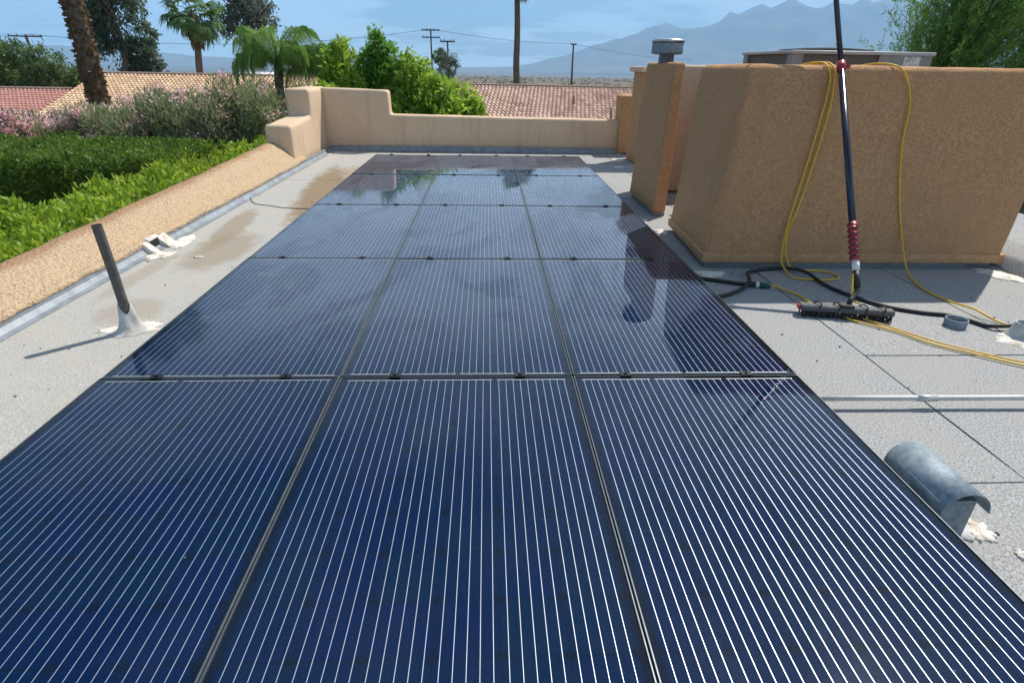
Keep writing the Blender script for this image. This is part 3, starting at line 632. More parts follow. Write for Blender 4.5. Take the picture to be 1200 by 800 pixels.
B().tube([c0+d*.012, c0+d*.03, c0+d*.06, c0+d*.085], [.019, .021, .018, .012], 12).build('green_body', 'green_plastic', cp_, True)
# long pole leaning on the wall, with its brush head
A = Vector((2.395, 1.04, .165)); W = Vector((2.415, 1.842, 1.395)); dr = (W-A).normalized()
T = A+dr*2.75
pole = thing('cleaning_pole', (2.35, 1.0, 0), 'long black water fed pole with red coil leaning on the big stucco wall', 'pole')
B().tube([A+dr*.16, A+dr*1.475], .0205, 16).build('lower_tube', 'carbon', pole, True)
B().tube([A+dr*1.475, T], .0165, 16).build('upper_tube', 'carbon', pole, True)
cc = A+dr*1.45
cl = B().tube([cc-dr*.03, cc+dr*.03], .027, 16).build('clamp', 'red_plastic', pole, True)
B().obox(cc+Vector((.035, -.005, .0)), (.02, 0, 0), (0, .008, 0), (0, 0, .014)).build('lever', 'red_plastic', cl)
ortho = dr.orthogonal().normalized(); o2 = dr.cross(ortho)
B().tube([A+dr*.165, A+dr*.41], .024, 16).build('red_sleeve', 'red_plastic', pole, True)
co_pts = [A+dr*(.17+.23*t)+(.0275)*(math.cos(t*6.5*2*math.pi)*ortho+math.sin(t*6.5*2*math.pi)*o2) for t in np.linspace(0, 1, 110)]
B().tube(co_pts, .0062, 6).build('coiled_strap', 'black_rubber', pole, True)
for k in range(7):
    c = A+dr*(.185+.034*k); B().tube([c-dr*.007, c+dr*.007], .030, 16).build('red_ring', 'red_plastic', pole, True)
B().tube([A+dr*.10, A+dr*.165], .0215, 16).build('white_collar', 'white_tape', pole, True)
B().tube([A-dr*.0, A+dr*.10], .020, 16).build('tip_socket', 'black_rubber', pole, True)
bc = Vector((2.298, .945, .055)); ax = Vector((.504, -.108, 0)).normalized(); ay = Vector((.108, .504, 0)).normalized()
B().tube([A+dr*.01, A-dr*.03+Vector((0, 0, 0)), bc+Vector((.035, .03, .055)), bc+Vector((.01, 0, .03))], [.017, .015, .014, .014], 12).build('gooseneck', 'black_rubber', pole, True)
B().obox(bc+Vector((0, 0, .022)), ax*.035, ay*.03, (0, 0, .012)).build('yoke', 'black_rubber', pole)
hd = B(); prof = [(-.034, -.012), (-.034, .010), (-.026, .018), (.026, .018), (.034, .010), (.034, -.012)]
V = [tuple(bc+ax*s+ay*u+Vector((0, 0, v))) for s in (-.262, .262) for u, v in prof]
hd.add(V, [(i, (i+1) % 6, 6+(i+1) % 6, 6+i) for i in range(6)]+[tuple(reversed(range(6))), tuple(range(6, 12))]); head = hd.build('brush_head', 'brush_body', pole)
B().obox(bc-ax*.268, ax*.006, ay*.02, (0, 0, .012)).build('end_cap', 'red_plastic', head)
R = np.random.default_rng(14)
for s in (-1, 1):
    for u in np.linspace(-.245, .245, 30):
        bt = B()
        for q in range(3):
            p = bc+ax*(u+R.normal(0, .003))+ay*(s*.024+R.normal(0, .004))+Vector((0, 0, -.012)); t = p+Vector((R.normal(0, .006), R.normal(0, .006)+s*.006, -.040))
            bt.tube([p, t], [.0045, .0035], 4)
        bt.build('bristle_tuft', 'bristle', pole)
for u in (-.17, -.06, .09, .19):
    pts = [bc+ax*(u-.012)+ay*.035+Vector((0, 0, -.005)), bc+ax*u+ay*.02+Vector((0, 0, .03)), bc+ax*(u+.02)-ay*.02+Vector((0, 0, .03)), bc+ax*(u+.008)-ay*.037+Vector((0, 0, -.004))]
    B().tube(spline(pts, 5), .0045, 6).build('jet_hose', 'black_rubber', pole, True)
B().tube(spline([A+dr*.085+Vector((-.026, -.01, 0)), A+Vector((-.045, -.03, -.02)), A+Vector((-.035, -.04, -.07)), bc+Vector((.085, .01, .03))], 6), .0055, 8).build('feed_tube', 'yellow_hose', pole, True)

# ------------------------------------------------------------------ plants
def core(name, mat, parent, a, b_, seed, amp=.12, st=.22):
    """lumpy inner mass of a clipped hedge"""
    bm = bmesh.new(); bmesh.ops.create_cube(bm, size=1)
    for v in bm.verts: v.co = Vector([(a[i]+b_[i])/2+v.co[i]*(b_[i]-a[i]) for i in range(3)])
    for _ in range(7):
        es = [e for e in bm.edges if e.calc_length() > st*2]
        if not es: break
        bmesh.ops.subdivide_edges(bm, edges=es, cuts=1, use_grid_fill=True)
    bmesh.ops.triangulate(bm, faces=bm.faces); bm.normal_update()
    for v in bm.verts: v.co += v.normal*amp*mn.noise(v.co*1.6+Vector((seed, 0, 0)))
    bm.verts.index_update(); V = [tuple(v.co) for v in bm.verts]; F = [tuple(v.index for v in f.verts) for f in bm.faces]; bm.free()
    return mesh(name, V, F, mat, parent)
def hedge(name, a, b_, label, mat, n, ln, seed, bumps=.16, z0=None):
    R = np.random.default_rng(seed)
    t = thing(name, ((a[0]+b_[0])/2, (a[1]+b_[1])/2, a[2]), label, 'hedge')
    core('inner_foliage', mat, t, (a[0]+.2, a[1]+.2, a[2]), (b_[0]-.2, b_[1]-.2, b_[2]-.18), seed)
    sx, sy, sz = [b_[i]-a[i] for i in range(3)]
    vis = min(sz, 2.2); areas = np.array([sx*sy, sx*vis, sx*vis*.4, sy*vis, sy*vis]); fc = R.choice(5, n, p=areas/areas.sum()); u, v = R.random(n), R.random(n)
    P = np.zeros((n, 3)); D = np.zeros((n, 3))
    for k, (ax_, val) in enumerate(((2, b_[2]), (1, a[1]), (1, b_[1]), (0, a[0]), (0, b_[0]))):
        m = fc == k
        P[m, 0] = a[0]+sx*u[m] if ax_ != 0 else val
        P[m, 1] = a[1]+sy*(v[m] if ax_ == 2 else u[m]) if ax_ != 1 else val
        P[m, 2] = val if ax_ == 2 else b_[2]-vis*v[m]
        D[m, ax_] = 1 if (k in (0, 2, 4)) else -1
    q = np.array([mn.noise(Vector(p)*2.1+Vector((seed, 1, 2)))+.6*mn.noise(Vector(p)*5.5) for p in P])
    P += D*(q*bumps-R.random(n)**1.5*.20+.02)[:, None]+R.normal(0, .02, (n, 3))
    dd = D*.55+rdir(R, n)*.75; dd[:, 2] += .25
    leaves('leaves', P, dd, R.uniform(.7, 1.3, n)*ln, R.uniform(.7, 1.2, n)*ln*.5, mat, t, R)
    stems = B()
    for k in range(max(3, int(max(sx, sy)/.9))):
        f = (k+.5)/max(3, int(max(sx, sy)/.9)); x, y = (a[0]+sx*f, (a[1]+b_[1])/2) if sx > sy else ((a[0]+b_[0])/2, a[1]+sy*f)
        stems.tube([(x, y, gz(x, y)-.05), (x+.05, y, a[2]+.3)], .05, 7)
    stems.build('stems', 'bark', t)
    return t
hedge('clipped_hedge', (-5.35, .2, -2.3), (-3.35, 11.2, -.33), 'bright green leafy hedge running just outside the low rounded parapet', 'leaf_hedge', 90000, .088, 21, .30)
hedge('clipped_hedge', (-15.5, 7.4, -2.5), (-5.2, 9.7, -.08), 'darker clipped hedge with shaded side between bright hedge and pink flowering bushes', 'leaf_hedge_dark', 90000, .075, 22, .14)
def trunk(name, parent, base, top, r0, r1, mat='bark', limbs=(), n=10, wob=.1, seed=0):
    R = np.random.default_rng(seed); k = 7; b = B(); base = Vector(base); top = Vector(top)
    pts = [base.lerp(top, i/k)+Vector((R.normal(0, wob), R.normal(0, wob), 0))*(0 if i in (0, k) else 1) for i in range(k+1)]
    b.tube(spline(pts, 3), [r0+(r1-r0)*i/(3*k) for i in range(3*k+1)], n)
    for (f, end, r) in limbs:
        p = base.lerp(top, f); e = Vector(end); mid = p.lerp(e, .5)+Vector((0, 0, .12*(e-p).length))
        b.tube(spline([p, mid, e], 5), [r+(r*.25-r)*i/10 for i in range(11)], 7)
    return b.build(name, mat, parent, True)
def tree(name, base, label, cat, crown_mat, blobs, n, ln, wd, seed, top=None, limbs=True, group=None, droop=0., r0=.2, shell=.5):
    R = np.random.default_rng(seed); base = (base[0], base[1], gz(base[0], base[1])-.05)
    t = thing(name, base, label, cat, group)
    cz = max(b[0][2] for b in blobs); top = top or (base[0], base[1], cz)
    lm = [(R.uniform(.45, .9), b[0], r0*.4) for b in blobs] if limbs else []
    trunk('trunk', t, base, top, r0, r0*.3, limbs=lm, wob=r0*.6, seed=seed)
    P, D = blob_points(R, blobs, n, shell)
    # pull the leaves into tufts so gaps open between them
    nt_ = max(20, n//55); tp, td = blob_points(R, blobs, nt_, shell); ti = R.integers(0, nt_, n); mt = R.random(n) < .75
    sp = np.mean([b[1] for b in blobs])*.17; P[mt] = tp[ti[mt]]+R.normal(0, sp, (mt.sum(), 3)); D[mt] = td[ti[mt]]
    dd = D*.5+rdir(R, n)*.8; dd[:, 2] -= droop
    leaves('crown', P, dd, R.uniform(.7, 1.3, n)*ln, R.uniform(.7, 1.2, n)*wd, crown_mat, t, R)
    return t
def blobset(R, c, rad, k, s=.45):
    """k lumps scattered inside an ellipsoid"""
    out = [(tuple(c), tuple(x*.62 for x in rad))]
    for _ in range(k):
        d = rdir(R, 1)[0]; q = R.uniform(.5, .8); out.append((tuple(np.array(c)+d*np.array(rad)*q), tuple(np.array(rad)*R.uniform(s*.6, s))))
    return out
# oleanders: upright stems, narrow leaves, pink flower clusters
def oleander(x, y, h, rx, ry, label, seed, n=9000, nf=2600):
    R = np.random.default_rng(seed); g = gz(x, y); t = thing('oleander_bush', (x, y, g-.05), label, 'bush', 'pink flowering bushes behind the clipped hedge')
    b = B(); bl = []
    for k in range(16):
        a = R.uniform(0, 6.28); q = R.random()**.5; ex, ey = x+rx*q*math.cos(a), y+ry*q*math.sin(a); ez = h-.5*q*R.uniform(.2, 1.2)-R.uniform(0, .35)
        b.tube(spline([(x+.3*rx*q*math.cos(a), y+.3*ry*q*math.sin(a), g-.05), ((x+ex)/2, (y+ey)/2, (g+ez)/2+.3), (ex, ey, ez)], 4), [.03-.0025*i for i in range(9)], 6)
        bl += [((ex, ey, ez-.25), (.36, .36, .34)), ((ex*.9+x*.1, ey*.9+y*.1, ez-.85), (.45, .42, .45)), ((ex*.85+x*.15, ey*.85+y*.15, ez-1.5), (.45, .42, .45))]
    b.build('stems', 'bark', t, True)
    P, D = blob_points(R, bl, n, .2); dd = D*.4+rdir(R, n)*.5; dd[:, 2] += .6
    leaves('leaves', P, dd, R.uniform(.10, .18, n), R.uniform(.02, .034, n), 'leaf_oleander', t, R)
    kc = 70+nf//90; tips = [bl[3*i] for i in range(16)]+[bl[3*i+1] for i in range(16)]; C, _ = blob_points(R, tips, kc, .85); C[:, 2] += .05; ci = R.integers(0, kc, nf)
    leaves('flowers', C[ci]+R.normal(0, .07, (nf, 3)), rdir(R, nf), R.uniform(.04, .065, nf), R.uniform(.035, .055, nf), 'petal_pink', t, R)
for i, (x, y, h, rx, ry, lab, nf) in enumerate([
    (-15.2, 12.6, .42, 1.3, 1.0, 'pink oleander bush at the far end of the dark hedge, below the rose tiled roof', 8400),
    (-12.9, 12.2, .40, 1.4, 1.0, 'pink oleander bush thick with blossom below the junction of rose and sand tiled roofs', 9200),
    (-10.6, 11.9, .36, 1.3, 1.0, 'pink oleander bush full of blossom just past the leaning palm trunk', 9200),
    (-8.9, 12.0, .42, 1.1, .9, 'pink oleander bush at the foot of the leaning palm trunk', 7200),
    (-7.2, 11.6, .80, 1.2, 1.0, 'taller oleander bush with few pink flowers below the sand tiled roof', 2000),
    (-5.5, 11.2, 1.0, 1.2, 1.0, 'tallest greenest oleander bush, next to the stepped end of the parapet', 1500),
    (-4.0, 11.9, .95, .9, .9, 'oleander bush half hidden behind the stepped parapet end', 1200)]):
    oleander(x, y, h, rx, ry, lab, 60+i, 26000, nf*3)
# bright leafy shrubs behind the back parapet
R = np.random.default_rng(90)
for (x, y, top, rx, lab, mt, nb, n, ln) in [
    (-.80, 11.4, 1.12, 1.2, 'broad bright green shrub spilling over the back parapet beside the tiled roof', 'leaf_bright', 13, 30000, .15),
    (-1.55, 11.9, 1.62, 1.0, 'upright bright green shrub with two peaks behind the back parapet', 'leaf_bright', 12, 24000, .14),
    (-2.3, 12.3, 1.98, .85, 'darkest green narrow pointed shrub rising highest behind the raised parapet end', 'leaf_spire', 12, 22000, .13),
    (-3.1, 12.2, 1.76, .85, 'slim green spire shaped shrub behind the raised parapet end', 'leaf_bright', 12, 22000, .13),
    (-3.3, 11.4, .95, .95, 'low yellow green shrub close behind the raised parapet end', 'leaf_bright', 9, 14000, .13)]:
    bl = []
    for k in range(nb*2):
        f = (k+.5)/(nb*2); z = -1.0+(top+.75)*f; wv_ = rx*(1-f)**.45+.10; a = k*2.4+R.uniform(-.4, .4); q = R.uniform(.3, .8)
        bl.append(((x+wv_*q*math.cos(a), y+wv_*q*math.sin(a)*.8, z), (max(.17, wv_*.5), max(.17, wv_*.5), max(.28, wv_*.5))))
    bl.append(((x, y, top-.22), (.11, .11, .26)))
    tree('leafy_shrub', (x, y), lab, 'shrub', mt, bl, n, ln, ln*.42, int(x*-37+y*10), top=(x, y, top-.1), r0=.06, shell=.25)
# arching feather palm
def feather_frond(L_, droop, seed):
    R = np.random.default_rng(seed); b = B(); pts = []
    for i in range(15):
        t = i/14; pts.append(Vector((L_*(t*.62-.05*t*t), 0, L_*(.95*t-droop*t**2.2))))
    b.tube(pts, [.018-.0011*i for i in range(15)], 5)
    fine = spline(pts, 8); V = []; F = []
    for i, p in enumerate(fine[12::2]):
        t = i*2/len(fine); ll = (.62*math.sin(min(1, t*1.25+.18)*math.pi)**.6+.1)*L_*.33
        for s in (-1, 1):
            d1 = Vector((.45, s*.55, .10+R.normal(0, .1))).normalized(); d2 = Vector((.20, s*.15, -1)).normalized()
            a = p; m = p+d1*ll*.45; e = m+d2*ll*.7; wv_ = Vector((.012, 0, .004)); k = len(V)
            V += [a-wv_*.6, a+wv_*.6, m+wv_, m-wv_, e]; F += [(k, k+1, k+2, k+3), (k+3, k+2, k+4)]
    b.add(V, F); me = bpy.data.meshes.new('frond'); me.from_pydata([tuple(v) for v in b.v], [], b.f); me.update(); me.materials.append(MAT['leaf_feather']); return me
ff = [feather_frond(2.5, 1.05, 1), feather_frond(2.3, 1.25, 2), feather_frond(2.2, .9, 3)]
for (x, y, zc_, lab, k0, az) in [(-4.85, 13.2, 1.25, 'drooping feather palm behind the stepped parapet corner', 26, 0), (-3.95, 13.6, .95, 'smaller feather palm with one arching frond beside the pointed shrubs', 18, .5)]:
    t = thing('feather_palm', (x, y, gz(x, y)-.05), lab, 'palm')
    trunk('trunk', t, (x, y, gz(x, y)-.05), (x, y, zc_), .13, .10, 'palm_bark', wob=.02)
    for k in range(k0):
        o = kid('frond', ff[k % 3], t, (0, 0, zc_-gz(x, y)+.03)); o.rotation_euler = (0, R.uniform(-.45, .5), az+k*2.4); s = R.uniform(.75, 1.05); o.scale = (s, s, s)
# fan palms
def fan_frond(seed, Lp_=1.0, Rf=.95):
    R = np.random.default_rng(seed); b = B(); pts = spline([(0, 0, 0), (Lp_*.5, 0, .12), (Lp_, 0, .04)], 4); b.tube(pts, .022, 5)
    V = []; F = []; c = Vector(pts[-1]); ns = 26
    for i in range(ns):
        a = -2.0+4.0*(i+.5)/ns; d = Vector((math.cos(a), math.sin(a), .05)); sd = Vector((-math.sin(a), math.cos(a), 0)); ll = Rf*(.75+.25*math.cos(a*.7))*R.uniform(.9, 1.08)
        m = c+d*ll*.55+Vector((0, 0, .02*(-1)**i)); e = c+d*ll*.92+Vector((0, 0, -ll*R.uniform(.18, .5))); k = len(V); wv_ = sd*.055
        V += [c, m+wv_, m-wv_, e]; F += [(k, k+2, k+1), (k+1, k+2, k+3)]
    b.add(V, F); me = bpy.data.meshes.new('frond'); me.from_pydata([tuple(v) for v in b.v], [], b.f); me.update(); me.materials.append(MAT['leaf_palm']); return me
fans = [fan_frond(s) for s in (1, 2, 3)]
def fan_palm(x, y, zt, rt, label, nf=30, sc_=1.0, skirt=1.2, lean=(0, 0), seed=1):
    R = np.random.default_rng(seed); g = gz(x, y)-.05
    t = thing('fan_palm', (x-lean[0], y-lean[1], g), label, 'palm')
    trunk('trunk', t, (x-lean[0], y-lean[1], g), (x, y, zt), rt*1.25, rt*.8, 'palm_bark', wob=.04, seed=seed, n=12)
    n = 700; a = R.uniform(0, 6.28, n); h = R.uniform(0, skirt, n); rr = rt*(1.0+.5*np.sin(np.pi*np.clip(h/skirt, 0, 1)))
    P = np.stack([x+rr*np.cos(a), y+rr*np.sin(a), zt-h], 1); D = np.stack([np.cos(a)*.35, np.sin(a)*.35, -np.ones(n)], 1)
    leaves('dead_skirt', P, D, R.uniform(.3, .6, n), .10, 'leaf_dead', t, R)
    for k in range(nf):
        o = kid('frond', fans[k % 3], t, Vector((x, y, zt))-t.location); el = R.uniform(-1.15, 1.1)
        o.rotation_euler = (R.uniform(-.4, .4), el*-1.0, k*2.4+R.uniform(-.3, .3)); s = sc_*R.uniform(.8, 1.1); o.scale = (s, s, s)
    return t
fan_palm(-20.6, 45, 4.3, .24, 'short fan palm with full green crown rising behind the sand tiled roof', 26, 1.3, 2.0, (.4, 0), 4)
fan_palm(3.05, 60, 8.9, .30, 'tall thin fan palm standing alone beyond the salmon tiled roof', 34, 1.3, 1.4, (0, 0), 5)
# thick shaggy trunk close by, crown out of sight above
t = thing('shaggy_palm', (-9.15, 13.0, gz(-9, 13)-.05), 'thick shaggy brown palm trunk leaning beside the sand tiled roof', 'palm')
P0, P1 = Vector((-9.15, 13.0, gz(-9, 13)-.05)), Vector((-9.20, 13.2, 5.4))
trunk('trunk', t, P0, P1, .19, .18, 'palm_bark', wob=.04, seed=2, n=14)
R = np.random.default_rng(6); n = 3800; a = R.uniform(0, 6.28, n); f = R.random(n); C = np.array(P0)+np.outer(f, np.array(P1-P0))
D = np.stack([np.cos(a), np.sin(a), R.uniform(-.4, 1.6, n)], 1)
leaves('frond_stubs', C+np.stack([np.cos(a)*.165, np.sin(a)*.165, 0*a], 1), D, R.uniform(.06, .15, n), R.uniform(.06, .11, n), 'leaf_dead', t, R)
for k in range(16):
    o = kid('frond', fans[k % 3], t, P1-P0); o.rotation_euler = (R.uniform(-.4, .4), R.uniform(-1.1, .9), k*2.4); o.scale = (.9, .9, .9)
# trees beyond the houses
R = np.random.default_rng(31)
def px_tree(name, x, y, zc, rad, label, mt, n, ln, wd, seed, k=9, **kw):
    K = 1.5 if y < 50 else 1.0; x, y, zc = .13+(x-.13)*K, -2.18+(y+2.18)*K, 1.36+(zc-1.36)*K; rad = tuple(q*K for q in rad)
    R = np.random.default_rng(seed); tree(name, (x, y), label, 'tree', mt, blobset(R, (x, y, zc), rad, k), n, ln*K, wd*K, seed, **kw)
px_tree('eucalyptus_tree', -21.2, 36, 4.0, (1.9, 1.9, 4.2), 'tall dark eucalyptus behind the shaggy palm trunk', 'leaf_eucalyptus', 11000, .28, .10, 101, 14, r0=.35, droop=.4)
px_tree('eucalyptus_tree', -20.6, 37, 1.3, (1.4, 1.4, 2.0), 'lower dark tree leaning against the tall eucalyptus', 'leaf_eucalyptus', 6000, .26, .10, 102, 8, r0=.2, droop=.3)
px_tree('grey_leaved_tree', -14.4, 38, 4.0, (1.7, 1.7, 2.9), 'airy grey green tree standing behind the feather palm', 'leaf_grey', 5500, .25, .10, 103, 12, r0=.2, droop=.35)
px_tree('mesquite_tree', -27.5, 30, 1.3, (3.0, 2.2, 2.2), 'wide feathery green tree behind the rose tiled roof', 'leaf_mesquite', 20000, .22, .07, 104, 14, r0=.25)
px_tree('mesquite_tree', -23.4, 29, .7, (2.2, 1.8, 1.7), 'lower feathery green tree between the wide tree and the shaggy palm', 'leaf_mesquite', 13000, .20, .07, 105, 10, r0=.2)
px_tree('mesquite_tree', -19.5, 28, .35, (2.0, 1.6, 1.2), 'small yellow green tree behind the gable of the sand tiled roof', 'leaf_mesquite', 9000, .18, .07, 106, 8, r0=.15)
px_tree('roadside_tree', -22.0, 75, -1.0, (2.6, 2.4, 2.0), 'small rounded tree past the ridge of the sand tiled roof', 'leaf_mesquite', 4000, .4, .16, 107, 8, r0=.2)
px_tree('roadside_tree', -4.6, 75, 1.1, (1.9, 1.6, 2.2), 'thin pale tree next to the shorter utility pole', 'leaf_grey', 1600, .34, .13, 108, 8, r0=.12)
px_tree('roadside_tree', -6.9, 95, 2.2, (1.2, 1.2, 1.8), 'small green tree at the foot of the taller utility pole', 'leaf_mesquite', 1500, .4, .16, 109, 6, r0=.12)
# weeping tree beside the air conditioner
def feathery(x, y, zt, r, label, seed, ns):
    R = np.random.default_rng(seed); g = gz(x, y)-.05; t = thing('feathery_tree', (x, y, g), label, 'tree')
    lim = []; tips = []
    for k in range(14):
        a = 2*math.pi*k/14+R.uniform(-.2, .2); q = R.uniform(.3, 1); e = (x+r*q*math.cos(a), y+r*q*math.sin(a), zt-R.uniform(.8, 2.6)-.6*q*q); lim.append((R.uniform(.25, .6), e, .05)); tips.append(e)
    trunk('trunk', t, (x, y, g), (x, y, zt-1.2), .18, .05, limbs=lim, wob=.08, seed=seed)
    Ps = []; Ds = []
    for k in range(ns):
        e = Vector(tips[R.integers(0, 14)]).lerp(Vector((x, y, zt-2.2)), R.uniform(0, .8))+Vector(R.normal(0, .3, 3)); e.z -= R.uniform(0, 1.6)
        out = Vector((e.x-x, e.y-y, 0)); out = out.normalized() if out.length > .05 else Vector((1, 0, 0))
        ll = R.uniform(.7, 1.7); m = int(ll/.032); d0 = (Vector((0, 0, 1))+out*R.uniform(0, .45)+Vector((R.normal(.22, .15), R.normal(0, .15), 0))).normalized()
        for i in range(m):
            u = i/m; p = e+d0*ll*u+out*.22*ll*u*u-Vector((0, 0, .28*ll*u*u*u)); Ps.append(p); q = R.normal(0, .38, 3); Ds.append((d0.x+q[0], d0.y+q[1], d0.z-.8*u+q[2]))
    n = len(Ps); leaves('crown', np.array(Ps)+R.normal(0, .012, (n, 3)), Ds, R.uniform(.09, .17, n), R.uniform(.012, .022, n), 'leaf_weeping', t, R)
feathery(9.1, 9.8, 4.4, .9, 'tall feathery green tree beyond the air conditioner', 201, 900)
feathery(11.7, 9.6, 4.8, 1.7, 'denser wide feathery tree over the far end of the big stucco wall', 202, 2600)
feathery(8.75, 11.4, 2.55, .7, 'small sparse feathery tree whose tips show beside the air conditioner', 203, 240)

# ------------------------------------------------------------------ neighbouring houses
def tiled_house(x0, x1, yr, zr, run, slope, label, tile, ang=0, pivot=None, wall='stucco_house', pitch=.21, course=.33, crop=0):
    cx, cy = (x0+x1)/2, yr; pv = Vector(pivot or (cx, cy, 0)); Rm = Matrix.Rotation(ang, 3, 'Z')
    T_ = lambda p: tuple(Rm @ (Vector(p)-pv)+pv)
    c0 = T_((cx, cy, 0)); g = gz(c0[0], c0[1])-.1; t = thing('tiled_house', (c0[0], c0[1], g), label, 'house')
    ze = zr-run*slope; wb = B().box((x0+.4, yr-run+.5, g), (x1-.4, yr+run-.5, ze-.02)); mesh('wall', [T_(v) for v in wb.v], wb.f, wall, t)
    for s in (-1, 1):
        d = [(x0, yr, zr-.06), (x1, yr, zr-.06), (x1, yr+s*run, ze-.06), (x0, yr+s*run, ze-.06)]; d += [(x, y, z-.08) for x, y, z in d]
        mesh('roof_deck', [T_(v) for v in d], [(0,1,2,3),(7,6,5,4),(0,4,5,1),(1,5,6,2),(2,6,7,3),(3,7,4,0)], 'wood_pole', t)
        V = []; F = []; hyp = math.hypot(1, slope); nc = int(run*hyp/course); ncol = int((x1-x0)/pitch); R = np.random.default_rng(int(abs(x0)*10)+s+5)
        for k in range(nc):
            a_, b__ = k*course/hyp, (k+1.12)*course/hyp
            for c in range(ncol):
                xx = x0+c*pitch; i0 = len(V); jz = R.normal(0, .004)
                for (yy, zz) in ((a_, zr-a_*slope-.01), (b__, zr-b__*slope+.045)):
                    for (u, h) in ((0, 0), (.18, .045), (.36, .06), (.54, .045), (.72, 0), (.86, -.012), (1.0, 0)):
                        V.append(T_((xx+u*pitch*.999, yr+s*yy, zz+h+jz)))
                for q in range(6): F.append((i0+q, i0+q+1, i0+8+q, i0+7+q) if s > 0 else (i0+q, i0+7+q, i0+8+q, i0+q+1))
                V += [T_((xx+u*pitch*.999, yr+s*b__, zr-b__*slope+.045-.05)) for u in (0, .36, .72, 1.0)]; F.append((i0+7, i0+14, i0+15, i0+9)); F.append((i0+9, i0+15, i0+16, i0+11)); F.append((i0+11, i0+16, i0+17, i0+13))
        tag(mesh('roof_tiles', V, F, tile, t), kind='stuff')
    rb = B(); x = x0
    while x < x1-.3:
        V = [T_((xx, yr+.13*math.cos(a_), zr+.02+.10*math.sin(a_)*q)) for xx, q in ((x, 1.15), (x+.40, .95)) for a_ in np.linspace(0, math.pi, 7)]
        mesh('ridge_tile', V, [(i, i+1, 8+i, 7+i) for i in range(6)], 'tile_ridge', t, True); x += .38
    return t
tiled_house(-22.0, -6.8, 34.7, .52, 6.9, .30, 'house with sand coloured tiled roof behind the shaggy palm trunk', 'tile_sand', ang=.0)
tiled_house(-5.2, 14.5, 32.4, .28, 7.0, .31, 'house with salmon tiled roof behind the back parapet', 'tile_salmon', ang=-.13, pivot=(1.6, 32.4, 0))
t = bpy.data.objects['tiled_house.001']
for (x, y, z) in ((6.2, 27.6, -.85), (9.1, 28.2, -.85), (4.6, 29.5, -.4)):
    B().lathe((x, y, z-.5), [(.07, 0), (.07, .9)], 10, True).build('roof_vent', 'tile_ridge', t, True)
tiled_house(-37.0, -23.2, 34.2, -.32, 5.8, .30, 'house with rose red tiled roof beyond the pink bushes', 'tile_rose', ang=0)
# far white houses past the first roofs
for (x, y, wd_, d_, h_, lab) in [(-44, 118, 13, 8, 3.1, 'long low white house in the distance behind the short fan palm'), (-30.5, 112, 5, 6, 3.0, 'small distant white house just past the short fan palm'), (-62, 180, 16, 9, 3.4, 'farthest pale low house on the plain')]:
    g = gz(x, y)-.2; t = thing('distant_house', (x, y, g), lab, 'house')
    B().box((x-wd_/2, y-d_/2, g), (x+wd_/2, y+d_/2, g+h_)).build('wall', 'white_wall', t)
    prism([(y-d_/2-.4, g+h_), (y, g+h_+1.1), (y+d_/2+.4, g+h_), (y+d_/2+.4, g+h_-.12), (y-d_/2-.4, g+h_-.12)], 'x', x-wd_/2-.4, x+wd_/2+.4, 0, 'roof', 'white_wall', t)
    for k in range(int(wd_/3)):
        xx = x-wd_/2+1.5+k*3; B().box((xx-.5, y-d_/2-.03, g+1.1), (xx+.5, y-d_/2+.02, g+2.3)).build('window', 'window_dark', t)

# ------------------------------------------------------------------ utility poles and lines
def upole(x, y, zt, label, arm=1.2, armz=(-.3,), ang=0., r=.14, lean=0):
    g = gz(x, y)-.3; t = thing('utility_pole', (x, y, g), label, 'utility pole', 'wooden utility poles on the plain')
    B().tube([(x-lean, y, g), (x, y, zt)], [r, r*.72], 10).build('post', 'wood_pole', t, True)
    for dz in armz:
        d = Vector((math.cos(ang), math.sin(ang), 0)); c = Vector((x, y-.13, zt+dz))
        a_ = B().obox(c, d*arm, Vector((-d.y, d.x, 0))*.06, (0, 0, .08)).build('crossarm', 'wood_pole', t)
        for s in (-.92, -.45, .45, .92): B().lathe(tuple(c+d*arm*s+Vector((0, 0, .08))), [(.04, 0), (.06, .08), (.05, .16)], 8, True).build('insulator', 'wire', a_)
    return Vector((x, y, zt))
pA = upole(-58, 82, 3.75, 'leaning utility pole above the wide feathery tree', 1.9, (-.15,), .2, .22, -1.0)
pB = upole(-8.6, 100, 6.1, 'taller utility pole with two crossarms behind the leafy shrubs', 1.4, (-1.1, -.1), 0, .16)
pC = upole(-4.7, 78, 3.9, 'shorter utility pole with one crossarm beside the thin pale tree', .9, (-.1,), 0, .13)
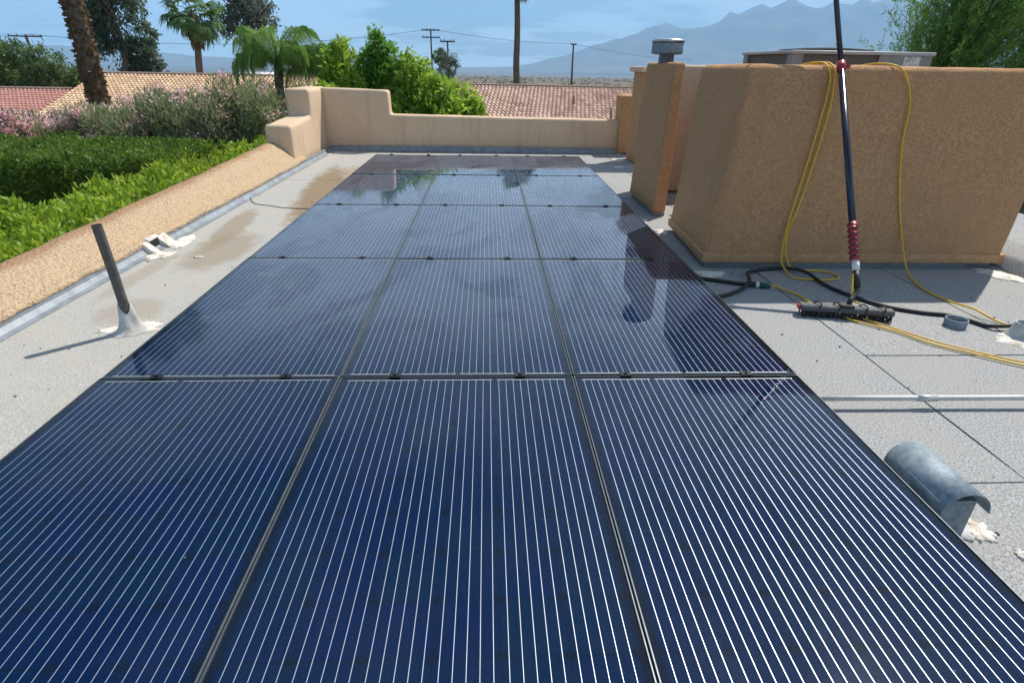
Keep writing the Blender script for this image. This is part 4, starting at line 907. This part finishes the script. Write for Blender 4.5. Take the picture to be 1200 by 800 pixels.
pD = upole(15.6, 112, 4.8, 'plain utility pole with a short arm beyond the salmon tiled roof', .5, (-.05,), 0, .2)
def line(a, b_, sag, label):
    pts = [a.lerp(b_, t)-Vector((0, 0, sag*4*t*(1-t))) for t in np.linspace(0, 1, 25)]; c = pts[12]
    tag(B().tube(pts, .028, 5).build('power_line', 'wire', None, False, tuple(c)), label, 'wire', 'power lines strung between the poles')
up = Vector((0, 0, .1))
line(pA+up, pB+up, 1.6, 'power line from the leaning pole to the taller two armed pole')
line(pB+up, pD+up, .5, 'power line from the taller two armed pole to the plain pole')
line(pD+up, Vector((46, 138, 3.0)), .6, 'power line running on from the plain pole towards the mountains')

# ------------------------------------------------------------------ desert scrub on the plain
R = np.random.default_rng(77); n = 4200; y = 60*np.exp(R.random(n)*3.6); x = y*R.uniform(-1.0, 1.0, n); P = []; D = []; Ls = []
for i in range(n):
    g = gz(x[i], y[i]); s = R.uniform(.4, 1.15)*(1+y[i]/900); k = 22
    q = rdir(R, k); q[:, 2] = np.abs(q[:, 2]); P.append(np.array((x[i], y[i], g))+q*np.array((s, s, s*.7))*R.random((k, 1))**.5); D.append(q+rdir(R, k)*.5); Ls.append(np.full(k, s*.55))
tag(leaves('desert_scrub', np.concatenate(P), np.concatenate(D), np.concatenate(Ls), np.concatenate(Ls)*.5, 'leaf_scrub', None, R), 'low olive brown scrub scattered over the desert plain', 'scrub', kind='stuff')

# ------------------------------------------------------------------ haze over the valley
m = bpy.data.materials.new('haze'); m.use_nodes = True; MAT['haze'] = m; nt = m.node_tree; nt.nodes.clear()
o_ = nt.nodes.new('ShaderNodeOutputMaterial'); pv_ = nt.nodes.new('ShaderNodeVolumePrincipled')
pv_.inputs['Color'].default_value = (.36, .67, 1, 1); pv_.inputs['Density'].default_value = 1.2e-4; pv_.inputs['Anisotropy'].default_value = .0
nt.links.new(pv_.outputs[0], o_.inputs['Volume'])
hz = B().box((-17000, -17000, -140), (17000, 17000, 1350)).build('haze', 'haze'); tag(hz, 'pale blue desert haze over the valley', 'haze', kind='stuff')
